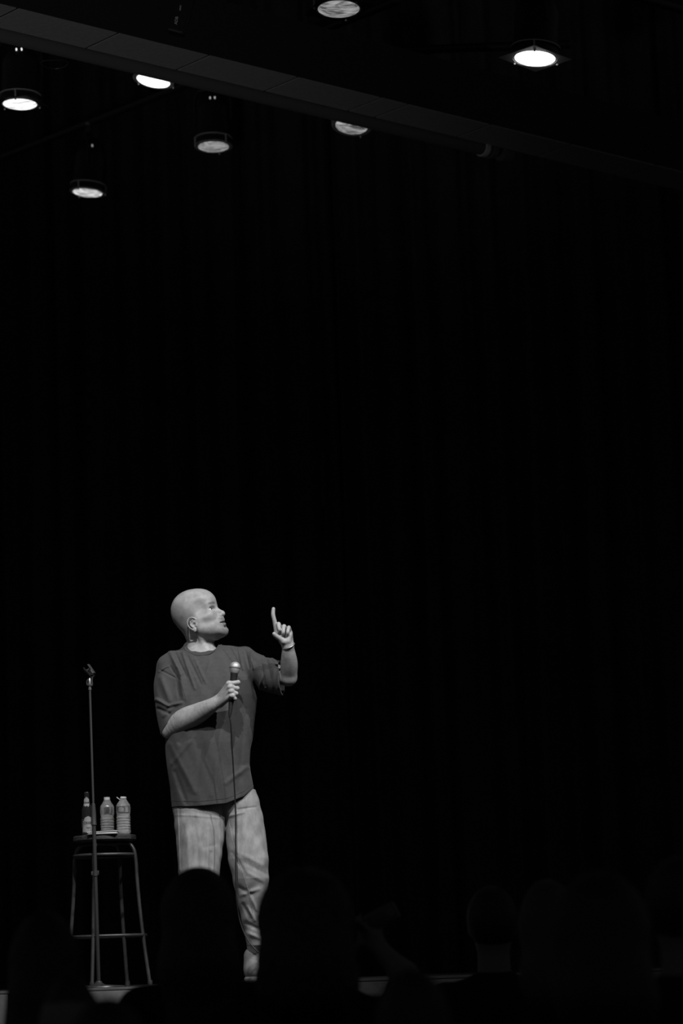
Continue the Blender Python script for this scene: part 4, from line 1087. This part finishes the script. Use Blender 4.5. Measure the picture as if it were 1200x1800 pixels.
# ================================================================== AUDIENCE
def spectator(u, v, Y, hair, label, hw_px=None, long=0.0, shoulder=0.20, fair=False, yaw=0.0, fuzz=0.0, extra=None, ear=False):
    top = at(u, v, Y); x, zt = top[0], top[2]; g = np.array([x, Y, 0.0])
    r = hw_px / F * Y if hw_px else 0.085
    root = empty('person', (x, Y, 0), label, 'person')
    zc = zt - 0.128; cs, sn = math.cos(yaw), math.sin(yaw)
    L_ = lambda a_, b_, c__: np.array([x + a_ * cs - b_ * sn, Y + a_ * sn + b_ * cs, c__])
    Bd = Shape(); zsh = zc - 0.27
    Bd.ell((x, Y, zc), (0.074, 0.094, 0.115), 0.02); Bd.ell(L_(0, 0.075, zc - 0.05), (0.040, 0.035, 0.055), 0.02)
    Bd.ell(L_(0, 0.105, zc - 0.02), (0.012, 0.018, 0.022), 0.012)
    for s_ in (-1, 1): Bd.ell(L_(0.077 * s_, 0.0, zc - 0.02), (0.010, 0.018, 0.032), 0.006)
    Bd.cap(L_(0, -0.005, zc - 0.06), L_(0, -0.01, zsh + 0.02), 0.054, 0.062, 0.03)
    Bd.cap(L_(-shoulder * 0.8, 0, zsh), L_(shoulder * 0.8, 0, zsh), 0.05, 0.05, 0.05)
    Bd.chain([L_(0, 0, zsh - 0.08), L_(0, -0.02, 0.62), L_(0, 0.0, 0.55)], [0.12, 0.13, 0.13], 0.05)
    for s_ in (-1, 1):
        Bd.chain([L_(0.09 * s_, 0.02, 0.53), L_(0.11 * s_, 0.42, 0.50), L_(0.12 * s_, 0.44, 0.07), L_(0.12 * s_, 0.60, 0.045)], [0.075, 0.055, 0.04, 0.04], 0.03)
        if not (extra and s_ == extra.get('side')):
            Bd.chain([L_(shoulder * s_ * 0.95, 0, zsh - 0.01), L_((shoulder + 0.03) * s_, 0.05, zsh - 0.28), L_(0.12 * s_, 0.30, zsh - 0.38)], [0.05, 0.042, 0.032], 0.03)
            Bd.ell(L_(0.10 * s_, 0.34, zsh - 0.385), (0.04, 0.05, 0.03), 0.02)
    if extra: extra['body'](Bd, L_, zsh)
    Bd.build('body', 0.012, 'aud_skin', root)
    Hh = Shape()
    Hh.ell((x, Y - 0.012, zc + 0.012), (r, r * 1.12, zt - zc - 0.012), 0.02)
    if long:
        Hh.chain([L_(0, -0.04, zc - 0.02), L_(0, -0.075, zc - 0.16), L_(0, -0.09, zc - long)], [r * 0.98, r * 1.05, r * 0.95], 0.05)
    if fuzz:
        Hh.glob(lambda P: fuzz * (np.sin(P[:, 0] * 160 + 3 * np.sin(P[:, 2] * 70)) * np.sin(P[:, 2] * 150 + 2 * np.sin(P[:, 1] * 90)) * np.sin(P[:, 1] * 140)), 'd')
    # leave the face free
    fc = L_(0, 0.13, zc - 0.03)
    Hh.ell(fc, (0.062, 0.075, 0.10), 0.01, 's')
    Hh.build('hair', 0.008, hair, root)
    Cl = Shape()
    Cl.cap(L_(-shoulder * 0.82, 0, zsh), L_(shoulder * 0.82, 0, zsh), 0.066, 0.066, 0.05)
    Cl.chain([L_(0, 0, zsh - 0.05), L_(0, -0.02, 0.62), L_(0, 0.0, 0.50)], [0.15, 0.165, 0.165], 0.05)
    Cl.cap(L_(0, -0.01, zsh + 0.03), L_(0, 0, zsh), 0.075, 0.09, 0.04)
    for s_ in (-1, 1):
        if not (extra and s_ == extra.get('side')):
            Cl.chain([L_(shoulder * s_ * 0.95, 0, zsh - 0.01), L_((shoulder + 0.03) * s_, 0.05, zsh - 0.28), L_(0.14 * s_, 0.26, zsh - 0.37)], [0.065, 0.055, 0.045], 0.03)
    if extra and 'cloth' in extra: extra['cloth'](Cl, L_, zsh)
    Cl.build('jacket', 0.012, 'aud_cloth', root)
    return root, L_, zc
spectator(348, 1524, 7.98, 'hair_dark', 'person with long smooth dark hair, silhouetted directly below the performer', 62, 0.34, 0.19)
spectator(534, 1524, 7.1, 'hair_dark', 'person with frizzy dark hair, silhouetted right of the performer\'s legs', 78, 0.12, 0.2, fuzz=0.006)
spectator(78, 1600, 7.1, 'hair_dark', 'person low in the bottom left corner in front of the stool', 56, 0.1, 0.21)
spectator(188, 1753, 5.36, 'hair_dark', 'person whose head shows lowest, right under the microphone stand', 74, 0.0, 0.2)
spectator(124, 1712, 6.23, 'hair_dark', 'person whose dark head hides the left foot of the stool', 50, 0.0, 0.2)
# person holding up a phone
phone_c = at(671, 1612, 8.85)
def ph_body(Bd, L_, zsh):
    sh = L_(0.19, 0, zsh - 0.01); el_ = at(712, 1716, 8.80); wr_ = at(660, 1660, 8.85)
    Bd.chain([sh, el_, wr_], [0.05, 0.042, 0.027], 0.03)
    pc = phone_c + np.array([-0.022, 0, -0.045])
    Bd.cap(wr_, pc + np.array([0, -0.012, -0.012]), 0.026, 0.024, 0.02)
    for k in range(4):
        q = phone_c + np.array([-0.060 + 0.020 * k, 0.0, -0.058 + 0.009 * k])
        Bd.chain([pc + np.array([0.006 * k - 0.008, 0.006, -0.01]), q + np.array([0, 0.014, 0.0]), q + np.array([0, 0.012, 0.022])], [0.010, 0.0085, 0.007], 0.006)
    Bd.chain([pc + np.array([-0.015, -0.014, 0]), phone_c + np.array([-0.075, -0.014, -0.005]), phone_c + np.array([-0.068, -0.012, 0.010])], [0.011, 0.009, 0.0075], 0.006)
def ph_cloth(Cl, L_, zsh):
    sh = L_(0.19, 0, zsh - 0.01); el_ = at(712, 1716, 8.80); wr_ = at(660, 1660, 8.85)
    Cl.chain([sh, el_ + (sh - el_) * 0.35], [0.062, 0.058], 0.03)
spectator(585, 1572, 8.85, 'hair_dark', 'person behind the frizzy haired one, holding up a phone', 40, 0.0, 0.19, extra={'side': 1, 'body': ph_body, 'cloth': ph_cloth})
pr = empty('smartphone', phone_c, 'dark smartphone held up at a slant above the heads, lens ring at its right end', 'phone')
Rp = Matrix.Rotation(math.radians(-26), 3, 'Y')
bm = bmesh.new(); box(bm, phone_c, (0.105, 0.010, 0.058), Rp, 0.004); obj('phone_case', bm, 'phone', pr)
bm = bmesh.new(); pcv = Vector(phone_c) + Rp @ Vector((0.032, -0.0055, 0.0)); tube(bm, [pcv + Vector((0.0085 * math.cos(k * math.pi / 12), 0, 0.0085 * math.sin(k * math.pi / 12))) for k in range(24)], 0.0015, 8, closed=True); obj('camera_ring', bm, 'chrome', pr)
bm = bmesh.new(); box(bm, Vector(phone_c) + Rp @ Vector((0.0535, 0, 0)), (0.0015, 0.007, 0.052), Rp, 0.0005); obj('bumper_edge', bm, 'letter', pr)
spectator(862, 1556, 9.72, 'hair_dark', 'person with short dark hair to the right of the phone', 44, 0.0, 0.2)
r_, L_, zc = spectator(960, 1545, 7.98, 'hair_fair', 'person with long fairer hair and a bright earring, right of the short haired one', 48, 0.20, 0.19)
ep = at(939, 1657, 7.93)
bm = bmesh.new(); bmesh.ops.create_uvsphere(bm, u_segments=14, v_segments=10, radius=0.0042)
for v_ in bm.verts: v_.co += Vector(ep)
bmesh.ops.translate(bm, verts=bm.verts, vec=(0, 0, 0)); er = obj('earring', bm, 'gold', r_)
spectator(1050, 1530, 6.23, 'hair_dark', 'large dark haired person at the bottom right', 78, 0.15, 0.22)
spectator(1190, 1505, 7.1, 'hair_dark', 'person cut by the right edge of the photo', 60, 0.0, 0.2)
spectator(722, 1702, 5.36, 'hair_dark', 'person low in the dark between the phone and the short haired one', 66, 0.0, 0.2)
print('scene built')
